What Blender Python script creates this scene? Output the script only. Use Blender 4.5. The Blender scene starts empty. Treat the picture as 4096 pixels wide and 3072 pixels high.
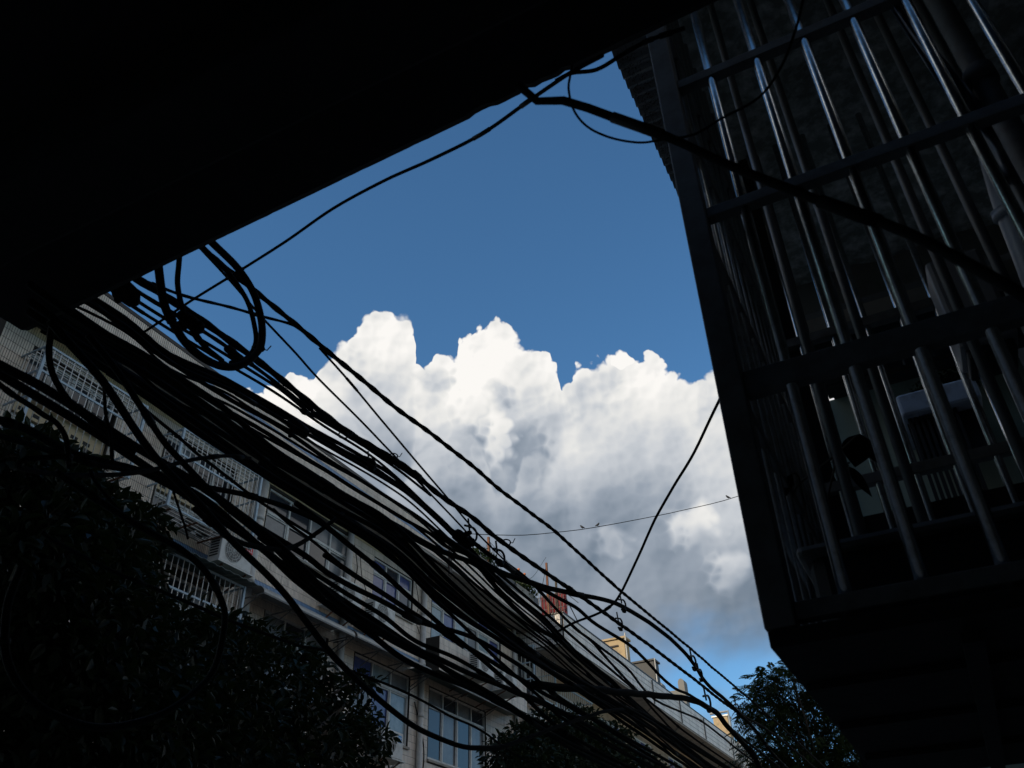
import bpy, bmesh, math, random
import numpy as np
from mathutils import Vector, Matrix
random.seed(7); rng = np.random.default_rng(7)
scn = bpy.context.scene
col = scn.collection

# ------------------------------------------------------------------ camera
CAMZ = 1.6
FPX = 3405.0                                   # focal length in pixels of the 4096 px wide photograph
def _n(v): v = np.array(v, float); return v/np.linalg.norm(v)
_Z = _n((-148, 4836, -FPX)); _Y = _n((2102, -2334, -FPX)); _Y = _n(_Y-_Z*(_Y@_Z)); _X = np.cross(_Y, _Z)
ROT = np.array([_X, _Y, _Z])
cam_d = bpy.data.cameras.new('camera'); cam = bpy.data.objects.new('camera', cam_d); col.objects.link(cam)
cam_d.sensor_width = 36.0; cam_d.lens = FPX/4096*36.0; cam_d.clip_start = 0.02; cam_d.clip_end = 5000
cam.matrix_world = Matrix.Translation((0, 0, CAMZ)) @ Matrix(ROT.tolist()).to_4x4()
scn.camera = cam
cam_d.dof.use_dof = True; cam_d.dof.focus_distance = 14.0; cam_d.dof.aperture_fstop = 11.0

# ------------------------------------------------------------------ exposure
scn.view_settings.view_transform = 'Standard'; scn.view_settings.look = 'None'
scn.view_settings.gamma = 1.0; scn.view_settings.use_curve_mapping = False
scn.view_settings.exposure = 0.0
scn.cycles.max_bounces = 6; scn.cycles.diffuse_bounces = 3; scn.cycles.glossy_bounces = 3
scn.cycles.transparent_max_bounces = 6
scn.cycles.use_denoising = True

# ------------------------------------------------------------------ sun
SUN_EL = math.radians(27); SUN_AZ = math.atan2(-0.38, -0.92)      # behind the camera, a little to its left
sd = Vector((math.sin(SUN_AZ)*math.cos(SUN_EL), math.cos(SUN_AZ)*math.cos(SUN_EL), math.sin(SUN_EL)))
sl = bpy.data.lights.new('sun', 'SUN'); sl.energy = 4.2; sl.angle = math.radians(0.5); sl.color = (1.0, 0.86, 0.66)
so = bpy.data.objects.new('sun', sl); col.objects.link(so); so.rotation_euler = (-sd).to_track_quat('-Z', 'Y').to_euler()
so.location = (0, 0, 40)

# ------------------------------------------------------------------ sky with a cumulus bank
world = bpy.data.worlds.new('World'); scn.world = world; world.use_nodes = True
SKY_STRENGTH = 0.124
def build_sky():
    nt = world.node_tree; nt.nodes.clear(); N = nt.nodes; L = nt.links
    def setin(sock, v):
        if isinstance(v, (int, float)): sock.default_value = v
        elif isinstance(v, tuple): sock.default_value = v
        else: L.new(v, sock)
    def M(op, a, b=0.0, c=0.0, clamp=False):
        n = N.new('ShaderNodeMath'); n.operation = op; n.use_clamp = clamp
        setin(n.inputs[0], a); setin(n.inputs[1], b)
        if len(n.inputs) > 2: setin(n.inputs[2], c)
        return n.outputs[0]
    def mr(v, a, b, c=0.0, d=1.0, smooth=True):
        n = N.new('ShaderNodeMapRange'); n.interpolation_type = 'SMOOTHSTEP' if smooth else 'LINEAR'; n.clamp = True
        setin(n.inputs['Value'], v)
        for k, x in zip(('From Min', 'From Max', 'To Min', 'To Max'), (a, b, c, d)): setin(n.inputs[k], x)
        return n.outputs['Result']
    tc = N.new('ShaderNodeTexCoord'); D = tc.outputs['Generated']
    sx = N.new('ShaderNodeSeparateXYZ'); L.new(D, sx.inputs[0])
    az0 = M('MULTIPLY', M('ARCTAN2', sx.outputs[0], sx.outputs[1]), 180/math.pi)
    el0 = M('MULTIPLY', M('ARCSINE', sx.outputs[2]), 180/math.pi)
    cx = N.new('ShaderNodeCombineXYZ'); L.new(M('MULTIPLY', az0, 0.83/57.3), cx.inputs[0]); L.new(M('DIVIDE', el0, 57.3), cx.inputs[1])
    V = cx.outputs[0]                                              # flat chart of the sky, in radians
    def off(v, o):
        n = N.new('ShaderNodeVectorMath'); n.operation = 'ADD'; L.new(v, n.inputs[0]); n.inputs[1].default_value = (*o, 0); return n.outputs[0]
    def noise(scale, detail=3, rough=0.5, o=(0, 0), vec=None):
        n = N.new('ShaderNodeTexNoise'); n.noise_dimensions = '2D'; n.inputs['Scale'].default_value = scale; n.inputs['Detail'].default_value = detail
        n.inputs['Roughness'].default_value = rough; L.new(off(vec or V, o), n.inputs['Vector']); return n.outputs['Fac']
    def billow(scale, o=(0, 0), vec=None, detail=0.0, smooth=0.25):
        n = N.new('ShaderNodeTexVoronoi'); n.voronoi_dimensions = '2D'; n.feature = 'SMOOTH_F1' if scale < 50 else 'F1'; n.inputs['Scale'].default_value = scale
        n.inputs['Detail'].default_value = detail; L.new(off(vec or V, o), n.inputs['Vector'])
        if scale < 50: n.inputs['Smoothness'].default_value = smooth
        return n.outputs['Distance']
    # domain warp so that the outline curls into cauliflower bumps
    wa = M('SUBTRACT', noise(17, 3, 0.55), 0.5); wb = M('SUBTRACT', noise(17, 3, 0.55, (7, 3)), 0.5)
    az = M('ADD', az0, M('MULTIPLY', wa, 1.0)); el = M('ADD', el0, M('MULTIPLY', wb, 0.8))
    cw = N.new('ShaderNodeCombineXYZ'); L.new(M('MULTIPLY', az, 0.83/57.3), cw.inputs[0]); L.new(M('DIVIDE', el, 57.3), cw.inputs[1]); W = cw.outputs[0]
    b1 = billow(28, vec=W); b2 = billow(80, (3, 1), W); b3 = billow(190, (1, 5), W)
    bump = M('ADD', M('MULTIPLY', M('SUBTRACT', 0.42, b1), 1.6), M('ADD', M('MULTIPLY', M('SUBTRACT', 0.42, b2), 0.55), M('MULTIPLY', M('SUBTRACT', 0.42, b3), 0.18)))
    lo, hi = -62.0, 6.0; emin, emax = -10.0, 44.0
    def curve(prof, x):
        fc = N.new('ShaderNodeFloatCurve'); cv = fc.mapping.curves[0]
        pts = [((a-lo)/(hi-lo), (e-emin)/(emax-emin)) for a, e in prof]
        cv.points[0].location = (0.0, pts[0][1]); cv.points[1].location = (1.0, pts[-1][1])
        for p in pts: cv.points.new(*p)
        for p in cv.points: p.handle_type = 'VECTOR'
        fc.mapping.update(); setin(fc.inputs['Value'], M('DIVIDE', M('SUBTRACT', x, lo), hi-lo, clamp=True))
        return M('ADD', M('MULTIPLY', fc.outputs[0], emax-emin), emin)
    # beyond this bank the unseen deck is raised and brightened to light the facade
    inb = M('MULTIPLY', mr(az0, -75, -60), mr(az0, 18, 4))
    H = M('ADD', M('MULTIPLY', curve(PROFILE, az), inb), M('MULTIPLY', M('ADD', M('MULTIPLY', noise(2.3, 2, 0.5, (4, 4)), 62.0), 14.0), M('SUBTRACT', 1.0, inb)))
    s = M('ADD', M('SUBTRACT', H, el), bump)                      # degrees below the cloud top
    soft = M('ADD', 0.22, M('MULTIPLY', mr(noise(13, 2, 0.5, (2, 9)), 0.45, 0.75), 0.7))
    alpha = mr(M('DIVIDE', s, soft), 0.0, 1.0)
    # ragged thin underside towards the right
    und = M('ADD', M('ADD', el0, M('MULTIPLY', M('SUBTRACT', noise(7, 4, 0.6, (1, 5)), 0.5), 11.0)), M('MULTIPLY', M('MINIMUM', M('MAXIMUM', az0, -60.0), 0.0), -0.12))
    base = mr(und, 14.0, 23.0, 0.0, 1.0)
    alpha = M('MULTIPLY', alpha, M('MAXIMUM', base, mr(noise(5, 4, 0.6, (8, 2)), 0.45, 0.66, 0.15, 0.7)))
    # brightness: sunlit crown, greyer belly, lumps lit from the upper left
    top = mr(s, 0.0, M('ADD', 13.0, M('MULTIPLY', M('SUBTRACT', 1.0, inb), 32.0)), 1.0, 0.30, smooth=False)
    lx, ly = 0.014, -0.016                                         # step away from the light on the chart
    d1 = M('SUBTRACT', b1, billow(28, (-lx*0.6, -ly*0.6), W)); d2 = M('SUBTRACT', b2, billow(80, (3-lx*0.22, 1-ly*0.22), W))
    nz = noise(7, 2.5, 0.42, (2, 2), W); sh2 = M('SUBTRACT', nz, noise(7, 2.5, 0.42, (2+lx*1.6, 2+ly*1.6), W))
    lit = mr(s, 0.5, 9.0, 1.0, 0.35)
    br = M('ADD', top, M('MULTIPLY', M('ADD', M('MULTIPLY', d1, 0.20), M('MULTIPLY', d2, 0.12)), lit))
    br = M('ADD', br, M('MULTIPLY', sh2, 0.6)); br = M('ADD', br, M('MULTIPLY', M('SUBTRACT', noise(5.5, 2.5, 0.5, (5, 2)), 0.5), 0.26))
    we = M('ADD', el, M('MULTIPLY', M('SUBTRACT', 0.4, b1), 1.6)); wz = M('ADD', az, M('MULTIPLY', M('SUBTRACT', b2, 0.4), 1.2))
    for a, e, ra, re, k, edge in BLOBS:
        dx = M('DIVIDE', M('SUBTRACT', wz, a), ra); dy = M('DIVIDE', M('SUBTRACT', we, e), re)
        bl = mr(M('SQRT', M('ADD', M('MULTIPLY', dx, dx), M('MULTIPLY', dy, dy))), 1.0, edge, 0.0, 1.0); br = M('ADD', br, M('MULTIPLY', bl, k))
    # nearer lobes with their own crisp tops: each starts bright and greys downwards
    for prof, amp, fade in LOBES:
        h2 = M('ADD', M('SUBTRACT', curve(prof, az), el), bump); a2 = M('MULTIPLY', mr(h2, 0.0, 0.9), mr(az, fade[0], fade[1]))
        v2 = mr(h2, 0.0, 7.0, amp[0], amp[1]); a2 = M('MULTIPLY', a2, mr(h2, amp[2], amp[3], 1.0, 0.0))
        br = M('ADD', M('MULTIPLY', br, M('SUBTRACT', 1.0, a2)), M('MULTIPLY', M('ADD', M('MULTIPLY', br, 0.45), M('MULTIPLY', v2, 0.55)), a2))
    br = M('MAXIMUM', M('MINIMUM', br, 1.12), 0.22)
    ramp = N.new('ShaderNodeValToRGB'); L.new(M('DIVIDE', br, 1.12), ramp.inputs[0])
    e = ramp.color_ramp.elements; e[0].position = 0.18; e[0].color = (0.16, 0.21, 0.275, 1); e[1].position = 0.97; e[1].color = (1.0, 0.975, 0.94, 1)
    for p, c in ((0.40, (0.33, 0.38, 0.45, 1)), (0.62, (0.60, 0.63, 0.67, 1)), (0.80, (0.84, 0.835, 0.815, 1))):
        x = e.new(p); x.color = c
    sky = N.new('ShaderNodeTexSky'); sky.sky_type = 'NISHITA'; sky.sun_disc = False
    sky.sun_elevation = SUN_EL; sky.sun_rotation = SUN_AZ; sky.air_density = 1.0; sky.dust_density = 0.3; sky.ozone_density = 2.5
    wb_ = N.new('ShaderNodeMix'); wb_.data_type = 'RGBA'; wb_.blend_type = 'MULTIPLY'; wb_.inputs[0].default_value = 1.0
    L.new(sky.outputs[0], wb_.inputs[6]); wb_.inputs[7].default_value = SKY_TINT
    bg1 = N.new('ShaderNodeBackground'); bg1.inputs[1].default_value = SKY_STRENGTH; L.new(wb_.outputs[2], bg1.inputs[0])
    bg2 = N.new('ShaderNodeBackground'); bg2.inputs[1].default_value = 0.97; L.new(ramp.outputs[0], bg2.inputs[0])
    mx = N.new('ShaderNodeMixShader'); L.new(alpha, mx.inputs[0]); L.new(bg1.outputs[0], mx.inputs[1]); L.new(bg2.outputs[0], mx.inputs[2])
    out = N.new('ShaderNodeOutputWorld'); L.new(mx.outputs[0], out.inputs[0])
    world.cycles.sampling_method = 'MANUAL'; world.cycles.sample_map_resolution = 512
# top of the cumulus bank: azimuth, elevation in degrees (azimuth from +Y towards +X)
PROFILE = [(-53.81, 30.54), (-50.93, 31.68), (-47.93, 33.08), (-46.16, 33.64), (-44.72, 34.38), (-43.02, 34.87), (-41.7, 34.97), (-41.5, 35.73), (-40.9, 36.57), (-40.62, 37.21), (-39.45, 38.4), (-38.57, 39.09), (-37.26, 39.66), (-35.9, 39.9), (-34.88, 39.66), (-34.2, 38.93), (-34.0, 38.0), (-33.85, 36.5), (-32.74, 36.72), (-31.01, 36.95), (-30.7, 36.86), (-30.5, 37.95), (-29.86, 38.42), (-28.87, 39.04), (-27.67, 39.26), (-26.27, 39.11), (-25.3, 38.37), (-24.17, 37.4), (-23.62, 36.91), (-22.64, 36.92), (-22.13, 36.05), (-21.9, 35.02), (-21.08, 35.05), (-20.81, 35.82), (-20.57, 36.27), (-19.59, 36.41), (-18.84, 36.29), (-17.81, 36.76), (-16.2, 36.65), (-15.89, 36.0), (-15.23, 36.08), (-14.65, 36.17), (-13.22, 35.74), (-12.29, 34.77), (-11.33, 34.11), (-10.22, 34.16), (-8.85, 34.55), (-5.82, 34.45), (-2.7, 33.18)]
# broad sunlit shoulders and shadowed hollows of the bank: azimuth, elevation, half widths, brightness change
BLOBS = [(-36.5, 37.5, 4.5, 3.5, 0.16, 0.2), (-28.3, 36.6, 3.4, 3.0, 0.20, 0.2), (-29.4, 34.2, 2.0, 3.2, 0.20, 0.3), (-27.0, 31.6, 1.5, 2.6, 0.30, 0.35),
         (-42.5, 33.0, 5.0, 3.5, 0.20, 0.2), (-14.4, 33.2, 5.0, 2.6, 0.16, 0.2), (-27.2, 34.8, 1.9, 1.1, -0.22, 0.3), (-29.7, 31.2, 1.5, 1.8, -0.24, 0.4),
         (-33.5, 29.2, 5.0, 3.6, -0.12, 0.2), (-25.0, 30.3, 2.4, 2.2, -0.20, 0.5), (-19.5, 26.5, 9.0, 3.5, -0.10, 0.2), (-13.2, 24.9, 2.6, 1.6, 0.30, 0.35),
         (-11.0, 21.6, 2.2, 1.6, 0.26, 0.3), (-18.8, 24.2, 1.8, 1.1, 0.20, 0.3), (-32.2, 35.4, 2.2, 1.3, -0.22, 0.4), (-16.8, 36.5, 1.0, 0.7, 0.3, 0.7)]
LOBES = [([(-62, -10), (-50, -10), (-47.5, 27), (-45, 30.5), (-42, 32.2), (-39, 33.0), (-36.5, 31.5), (-34.5, 29.0), (-32.5, 31.6), (-30.6, 33.0), (-29.2, 32.4), (-28.4, 30.6), (-27.6, 28.4), (-26.2, 28.6), (-25.4, 30.6), (-24.0, 31.2), (-22.6, 29.6), (-20, 27.5), (-16, 24), (-8, 14), (6, -5)], (0.76, 0.40, 1.0, 6.5), (-19.0, -26.0)),
         ([(-62, -10), (-34, 10), (-29, 20), (-25, 27), (-22, 31.8), (-20, 33.4), (-18, 32.6), (-16.5, 33.8), (-13.5, 34.0), (-11.5, 31.5), (-9, 31.8), (-6, 32.5), (6, 31)], (0.92, 0.46, 1.0, 6.0), (-27.0, -20.0))]
SKY_TINT = (0.66, 1.05, 1.22, 1)
build_sky()

# ------------------------------------------------------------------ helpers
def ray(px, py): return ROT @ _n((px-2048, -(py-1536), -FPX))
O = np.array([0, 0, CAMZ])
def onX(px, py, x): d = ray(px, py); return O+d*(x/d[0])
def onY(px, py, y): d = ray(px, py); return O+d*(y/d[1])
def onR(px, py, r): return O+ray(px, py)*r
K = 4096/2212
S = 13/11                                       # survey units of the far side of the lane -> metres
def far(p): return (p[0]*S, p[1]*S, CAMZ+(p[2]-CAMZ)*S)

MATS = {}
def mat(name, c, rough=0.7, metal=0.0, spec=0.4, noise=None, bump=0.0, bscale=40.0, rnd=0.0, vcol=False, trans=0.0, stretch=0.0):
    """procedural principled material; noise = (scale, colour2, low, high)"""
    if name in MATS: return MATS[name]
    m = bpy.data.materials.new(name); m.use_nodes = True; nt = m.node_tree; N = nt.nodes; L = nt.links
    p = N['Principled BSDF']; p.inputs['Roughness'].default_value = rough; p.inputs['Metallic'].default_value = metal
    p.inputs['Specular IOR Level'].default_value = spec; p.inputs['Base Color'].default_value = (*c, 1)
    tc = N.new('ShaderNodeTexCoord'); last = None
    if noise:
        ns = N.new('ShaderNodeTexNoise'); ns.inputs['Scale'].default_value = noise[0]; ns.inputs['Detail'].default_value = 8; ns.inputs['Roughness'].default_value = 0.65
        if stretch:
            mp = N.new('ShaderNodeMapping'); mp.inputs['Scale'].default_value = (1, 1, stretch); L.new(tc.outputs['Object'], mp.inputs[0]); L.new(mp.outputs[0], ns.inputs['Vector'])
        else: L.new(tc.outputs['Object'], ns.inputs['Vector'])
        rp = N.new('ShaderNodeValToRGB'); rp.color_ramp.elements[0].position = noise[2]; rp.color_ramp.elements[1].position = noise[3]
        rp.color_ramp.elements[0].color = (*c, 1); rp.color_ramp.elements[1].color = (*noise[1], 1)
        L.new(ns.outputs['Fac'], rp.inputs[0]); last = rp.outputs[0]
    if vcol:
        at = N.new('ShaderNodeAttribute'); at.attribute_name = 'tint'
        mx = N.new('ShaderNodeMix'); mx.data_type = 'RGBA'; mx.blend_type = 'MULTIPLY'; mx.inputs[0].default_value = 1.0
        if last: L.new(last, mx.inputs[6])
        else: mx.inputs[6].default_value = (*c, 1)
        L.new(at.outputs['Color'], mx.inputs[7]); last = mx.outputs[2]
    if rnd:
        oi = N.new('ShaderNodeObjectInfo'); hs = N.new('ShaderNodeHueSaturation')
        mm = N.new('ShaderNodeMapRange'); mm.inputs[3].default_value = 1-rnd; mm.inputs[4].default_value = 1+rnd
        L.new(oi.outputs['Random'], mm.inputs[0]); L.new(mm.outputs[0], hs.inputs['Value'])
        if last: L.new(last, hs.inputs['Color'])
        else: hs.inputs['Color'].default_value = (*c, 1)
        last = hs.outputs[0]
    if last: L.new(last, p.inputs['Base Color'])
    if bump:
        n2 = N.new('ShaderNodeTexNoise'); n2.inputs['Scale'].default_value = bscale; n2.inputs['Detail'].default_value = 6
        L.new(tc.outputs['Object'], n2.inputs['Vector'])
        b = N.new('ShaderNodeBump'); b.inputs['Strength'].default_value = bump; b.inputs['Distance'].default_value = 0.01
        L.new(n2.outputs['Fac'], b.inputs['Height']); L.new(b.outputs[0], p.inputs['Normal'])
    if trans:
        tr = N.new('ShaderNodeBsdfTranslucent'); tr.inputs[0].default_value = (c[0]*1.6, c[1]*1.7, c[2]*0.8, 1)
        ms = N.new('ShaderNodeMixShader'); ms.inputs[0].default_value = trans
        L.new(p.outputs[0], ms.inputs[1]); L.new(tr.outputs[0], ms.inputs[2]); L.new(ms.outputs[0], N['Material Output'].inputs[0])
    MATS[name] = m; return m

M_rubber = mat('black cable sheath', (0.010, 0.010, 0.010), 0.8, spec=0.06)
M_rubber2 = mat('dusty black cable sheath', (0.015, 0.014, 0.013), 0.8, spec=0.08, noise=(30, (0.024, 0.022, 0.02), 0.4, 0.7))
M_wire = mat('dark galvanised wire', (0.03, 0.03, 0.03), 0.6, metal=0.3)
M_tape = mat('worn tape', (0.035, 0.034, 0.032), 0.7, spec=0.15)
M_concrete_dark = mat('shade dark concrete', (0.011, 0.0105, 0.010), 0.95, noise=(3, (0.02, 0.018, 0.016), 0.35, 0.7), bump=0.4, bscale=25)  # near black tone put in for the deep shade under slabs
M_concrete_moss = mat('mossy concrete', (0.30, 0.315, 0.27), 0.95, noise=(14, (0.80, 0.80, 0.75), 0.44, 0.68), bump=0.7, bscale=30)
M_steel = mat('stainless tube', (0.66, 0.68, 0.69), 0.25, metal=1.0, noise=(60, (0.45, 0.45, 0.44), 0.45, 0.65))
M_flat = mat('painted dark angle iron', (0.17, 0.175, 0.175), 0.6, metal=0.2, noise=(18, (0.11, 0.10, 0.09), 0.4, 0.7))
M_inner = mat('dull grey tube', (0.20, 0.20, 0.20), 0.5, metal=0.6)
M_mortar = mat('dirty joint', (0.040, 0.034, 0.028), 0.95, noise=(2.2, (0.025, 0.022, 0.019), 0.4, 0.7))
M_tile = mat('beige glazed tile', (0.68, 0.575, 0.475), 0.38, spec=0.45, noise=(2.6, (0.40, 0.33, 0.265), 0.46, 0.76), vcol=True, stretch=0.16)
M_tile1 = mat('beige glazed tile single', (0.66, 0.56, 0.46), 0.38, spec=0.45, rnd=0.09)
M_tile_b = mat('blue glazed tile', (0.14, 0.24, 0.40), 0.35, spec=0.45, vcol=True)
M_tile_y = mat('yellowed tile', (0.52, 0.41, 0.25), 0.45, vcol=True)
M_tile_g = mat('pale grey tile', (0.68, 0.62, 0.56), 0.45, noise=(2.2, (0.40, 0.36, 0.315), 0.46, 0.76), vcol=True, stretch=0.2)
M_soffit = mat('painted soffit', (0.30, 0.28, 0.25), 0.9, noise=(2.0, (0.16, 0.145, 0.125), 0.45, 0.72))
M_ochre = mat('ochre render', (0.40, 0.30, 0.175), 0.9, noise=(2.5, (0.20, 0.16, 0.11), 0.5, 0.72))
M_white = mat('white window aluminium', (0.52, 0.52, 0.50), 0.45, noise=(6, (0.36, 0.35, 0.33), 0.45, 0.7))
M_glass = mat('dark window glass', (0.03, 0.035, 0.045), 0.07, spec=0.6)
M_glass_b = mat('blue curtained glass', (0.055, 0.075, 0.20), 0.12, spec=0.5, noise=(4, (0.10, 0.12, 0.26), 0.4, 0.7))
M_glass_c = mat('pale curtained glass', (0.20, 0.27, 0.30), 0.12, spec=0.5, noise=(5, (0.30, 0.37, 0.40), 0.4, 0.7))
M_glass_g = mat('frosted glass', (0.13, 0.14, 0.15), 0.2, spec=0.5, noise=(3, (0.19, 0.2, 0.21), 0.4, 0.7))
M_grille = mat('white painted grille', (0.62, 0.60, 0.56), 0.45, noise=(14, (0.40, 0.36, 0.31), 0.5, 0.75))
M_grille_b = mat('pale blue painted post', (0.36, 0.46, 0.54), 0.5, noise=(10, (0.28, 0.33, 0.37), 0.45, 0.7))
M_rusty = mat('rusty steel', (0.11, 0.05, 0.03), 0.8, noise=(12, (0.22, 0.08, 0.035), 0.4, 0.7))
M_ac = mat('white appliance steel', (0.55, 0.54, 0.51), 0.5, noise=(5, (0.38, 0.36, 0.33), 0.45, 0.75))
M_fan = mat('shade tinted grey', (0.17, 0.165, 0.155), 0.7)
M_dark = mat('dark cavity', (0.018, 0.018, 0.018), 0.7)
M_room = mat('unlit room', (0.10, 0.095, 0.09), 0.9)
M_pvc = mat('grey white pvc pipe', (0.50, 0.485, 0.46), 0.5, noise=(3, (0.36, 0.34, 0.31), 0.42, 0.72))
M_awning = mat('clear polycarbonate awning', (0.33, 0.33, 0.315), 0.4, noise=(3, (0.20, 0.195, 0.18), 0.4, 0.75))
M_awning_g = mat('green corrugated awning', (0.055, 0.085, 0.072), 0.5, noise=(4, (0.03, 0.045, 0.04), 0.4, 0.75))
M_redlabel = mat('red label', (0.55, 0.03, 0.035), 0.5)
M_bluelabel = mat('blue label', (0.05, 0.26, 0.55), 0.5)
M_print = mat('white print', (0.75, 0.75, 0.75), 0.5)
M_red = mat('red tarpaulin', (0.17, 0.012, 0.018), 0.7, noise=(3, (0.09, 0.008, 0.012), 0.4, 0.7))
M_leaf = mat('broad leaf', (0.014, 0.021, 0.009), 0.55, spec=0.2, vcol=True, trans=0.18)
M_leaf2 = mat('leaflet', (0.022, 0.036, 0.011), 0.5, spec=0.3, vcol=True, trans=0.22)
M_bark = mat('bark', (0.07, 0.055, 0.04), 0.95, noise=(14, (0.035, 0.03, 0.022), 0.4, 0.7), bump=0.8, bscale=40)
M_green = mat('sage green render', (0.36, 0.42, 0.34), 0.9, noise=(1.5, (0.30, 0.35, 0.285), 0.4, 0.75))
M_brown = mat('brown painted timber', (0.06, 0.048, 0.042), 0.8)
M_paleblue = mat('weathered pale blue plaster', (0.42, 0.48, 0.58), 0.8, noise=(9, (0.27, 0.29, 0.33), 0.46, 0.72))
M_asphalt = mat('old concrete paving', (0.26, 0.25, 0.23), 0.95, noise=(8, (0.20, 0.19, 0.18), 0.4, 0.7), bump=0.5, bscale=80)
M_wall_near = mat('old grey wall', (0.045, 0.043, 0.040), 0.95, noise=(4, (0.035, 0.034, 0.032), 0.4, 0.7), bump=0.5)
M_zinc = mat('galvanised sheet', (0.42, 0.42, 0.42), 0.45, metal=0.6, noise=(4, (0.30, 0.30, 0.30), 0.4, 0.7))
M_plastic = mat('cloudy plastic sheet', (0.28, 0.31, 0.36), 0.35, noise=(5, (0.16, 0.17, 0.19), 0.4, 0.7))
M_flower = mat('orange flower', (0.55, 0.16, 0.05), 0.7)
M_bird = mat('dark feathers', (0.02, 0.02, 0.022), 0.7)

def tag(o, label=None, cat=None, group=None, kind=None):
    if label: o['label'] = label
    if cat: o['category'] = cat
    if group: o['group'] = group
    if kind: o['kind'] = kind
    return o
def empty(name, loc, label=None, cat=None, group=None, kind=None):
    o = bpy.data.objects.new(name, None); col.objects.link(o); o.location = loc; o.empty_display_size = 0.2
    return tag(o, label, cat, group, kind)
def wloc(o):
    v = Vector((0, 0, 0))
    while o is not None: v = v+o.location; o = o.parent
    return v
class MB:
    def __init__(s): s.v = []; s.f = []; s.smooth = False
    def add(s, vs, fs):
        b = len(s.v); s.v += [tuple(map(float, p)) for p in vs]; s.f += [tuple(b+i for i in q) for q in fs]; return s
    def box(s, x0, x1, y0, y1, z0, z1):
        return s.add([(x0, y0, z0), (x1, y0, z0), (x1, y1, z0), (x0, y1, z0), (x0, y0, z1), (x1, y0, z1), (x1, y1, z1), (x0, y1, z1)],
                     [(3, 2, 1, 0), (4, 5, 6, 7), (0, 1, 5, 4), (1, 2, 6, 5), (2, 3, 7, 6), (3, 0, 4, 7)])
    def tube(s, pts, r, n=8, closed=False, lobes=0.0, pitch=0.1, jit=0.0):
        P = np.array(pts, float); k = len(P)
        T = np.zeros_like(P)
        if closed: T = np.roll(P, -1, 0)-np.roll(P, 1, 0)
        else: T[1:-1] = P[2:]-P[:-2]; T[0] = P[1]-P[0]; T[-1] = P[-1]-P[-2]
        T /= np.maximum(np.linalg.norm(T, axis=1), 1e-9)[:, None]
        up = np.array([0, 0, 1.0]) if abs(T[0][2]) < 0.9 else np.array([1.0, 0, 0])
        u = np.cross(T[0], up); u /= np.linalg.norm(u); vs = []; acc = 0.0
        rr = r if hasattr(r, '__len__') else [r]*k
        for i in range(k):
            u = u-T[i]*(u@T[i]); u /= np.linalg.norm(u); w = np.cross(T[i], u)
            if i: acc += np.linalg.norm(P[i]-P[i-1])
            q = rr[i]*(1+jit*(random.random()-0.5))
            for j in range(n):
                a = 2*math.pi*j/n; q2 = q*(1+lobes*math.cos(2*(a-math.pi*acc/pitch)))
                vs.append(P[i]+q2*(math.cos(a)*u+math.sin(a)*w))
        fs = []
        for i in range(k if closed else k-1):
            i2 = (i+1) % k
            for j in range(n): fs.append((i*n+j, i*n+(j+1) % n, i2*n+(j+1) % n, i2*n+j))
        if not closed: fs += [tuple(range(n))[::-1], tuple((k-1)*n+j for j in range(n))]
        return s.add(vs, fs)
    def cyl(s, a, b, r, n=12): return s.tube([a, b], r, n)
    def beam(s, a, b, w, h, up=(0, 0, 1)):
        a = np.array(a, float); b = np.array(b, float); t = _n(b-a); upv = np.array(up, float)
        if abs(t@upv) > 0.95: upv = np.array([1.0, 0, 0])
        u = _n(np.cross(t, upv)); v = np.cross(u, t); vs = []
        for p in (a, b):
            for su, sv in ((-1, -1), (1, -1), (1, 1), (-1, 1)): vs.append(p+u*su*w/2+v*sv*h/2)
        return s.add(vs, [(3, 2, 1, 0), (4, 5, 6, 7), (0, 1, 5, 4), (1, 2, 6, 5), (2, 3, 7, 6), (3, 0, 4, 7)])
    def ball(s, c, r, n=8, m=6, sc=(1, 1, 1)):
        vs = []; fs = []
        for i in range(m+1):
            t = math.pi*i/m
            for j in range(n):
                a = 2*math.pi*j/n
                vs.append((c[0]+r*sc[0]*math.sin(t)*math.cos(a), c[1]+r*sc[1]*math.sin(t)*math.sin(a), c[2]+r*sc[2]*math.cos(t)))
        for i in range(m):
            for j in range(n): fs.append((i*n+j, i*n+(j+1) % n, (i+1)*n+(j+1) % n, (i+1)*n+j))
        return s.add(vs, fs)
    def build(s, name, m, parent=None, f=False, bevel=0.0, smooth=False):
        vs = [far(p) for p in s.v] if f else s.v
        b = wloc(parent) if parent else Vector((0, 0, 0))
        me = bpy.data.meshes.new(name); me.from_pydata([(p[0]-b.x, p[1]-b.y, p[2]-b.z) for p in vs], [], s.f); me.update()
        me.materials.append(m)
        if smooth: me.polygons.foreach_set('use_smooth', [True]*len(me.polygons))
        o = bpy.data.objects.new(name, me); col.objects.link(o)
        if parent: o.parent = parent
        if bevel:
            bv = o.modifiers.new('bevel', 'BEVEL'); bv.width = bevel; bv.segments = 2; bv.limit_method = 'ANGLE'
        return o
def catmull(P, sub=6):
    P = np.array(P, float)
    if len(P) < 3: return np.array([P[0]+(P[-1]-P[0])*t for t in np.linspace(0, 1, sub*3)])
    Q = np.vstack([2*P[0]-P[1], P, 2*P[-1]-P[-2]]); out = []
    for i in range(1, len(Q)-2):
        a, b, c, d = Q[i-1], Q[i], Q[i+1], Q[i+2]
        for t in np.linspace(0, 1, sub, endpoint=False):
            out.append(0.5*((2*b)+(c-a)*t+(2*a-5*b+4*c-d)*t*t+(3*b-a-3*c+d)*t**3))
    out.append(Q[-2]); return np.array(out)
def struct(o): o['kind'] = 'structure'; return o

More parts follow.
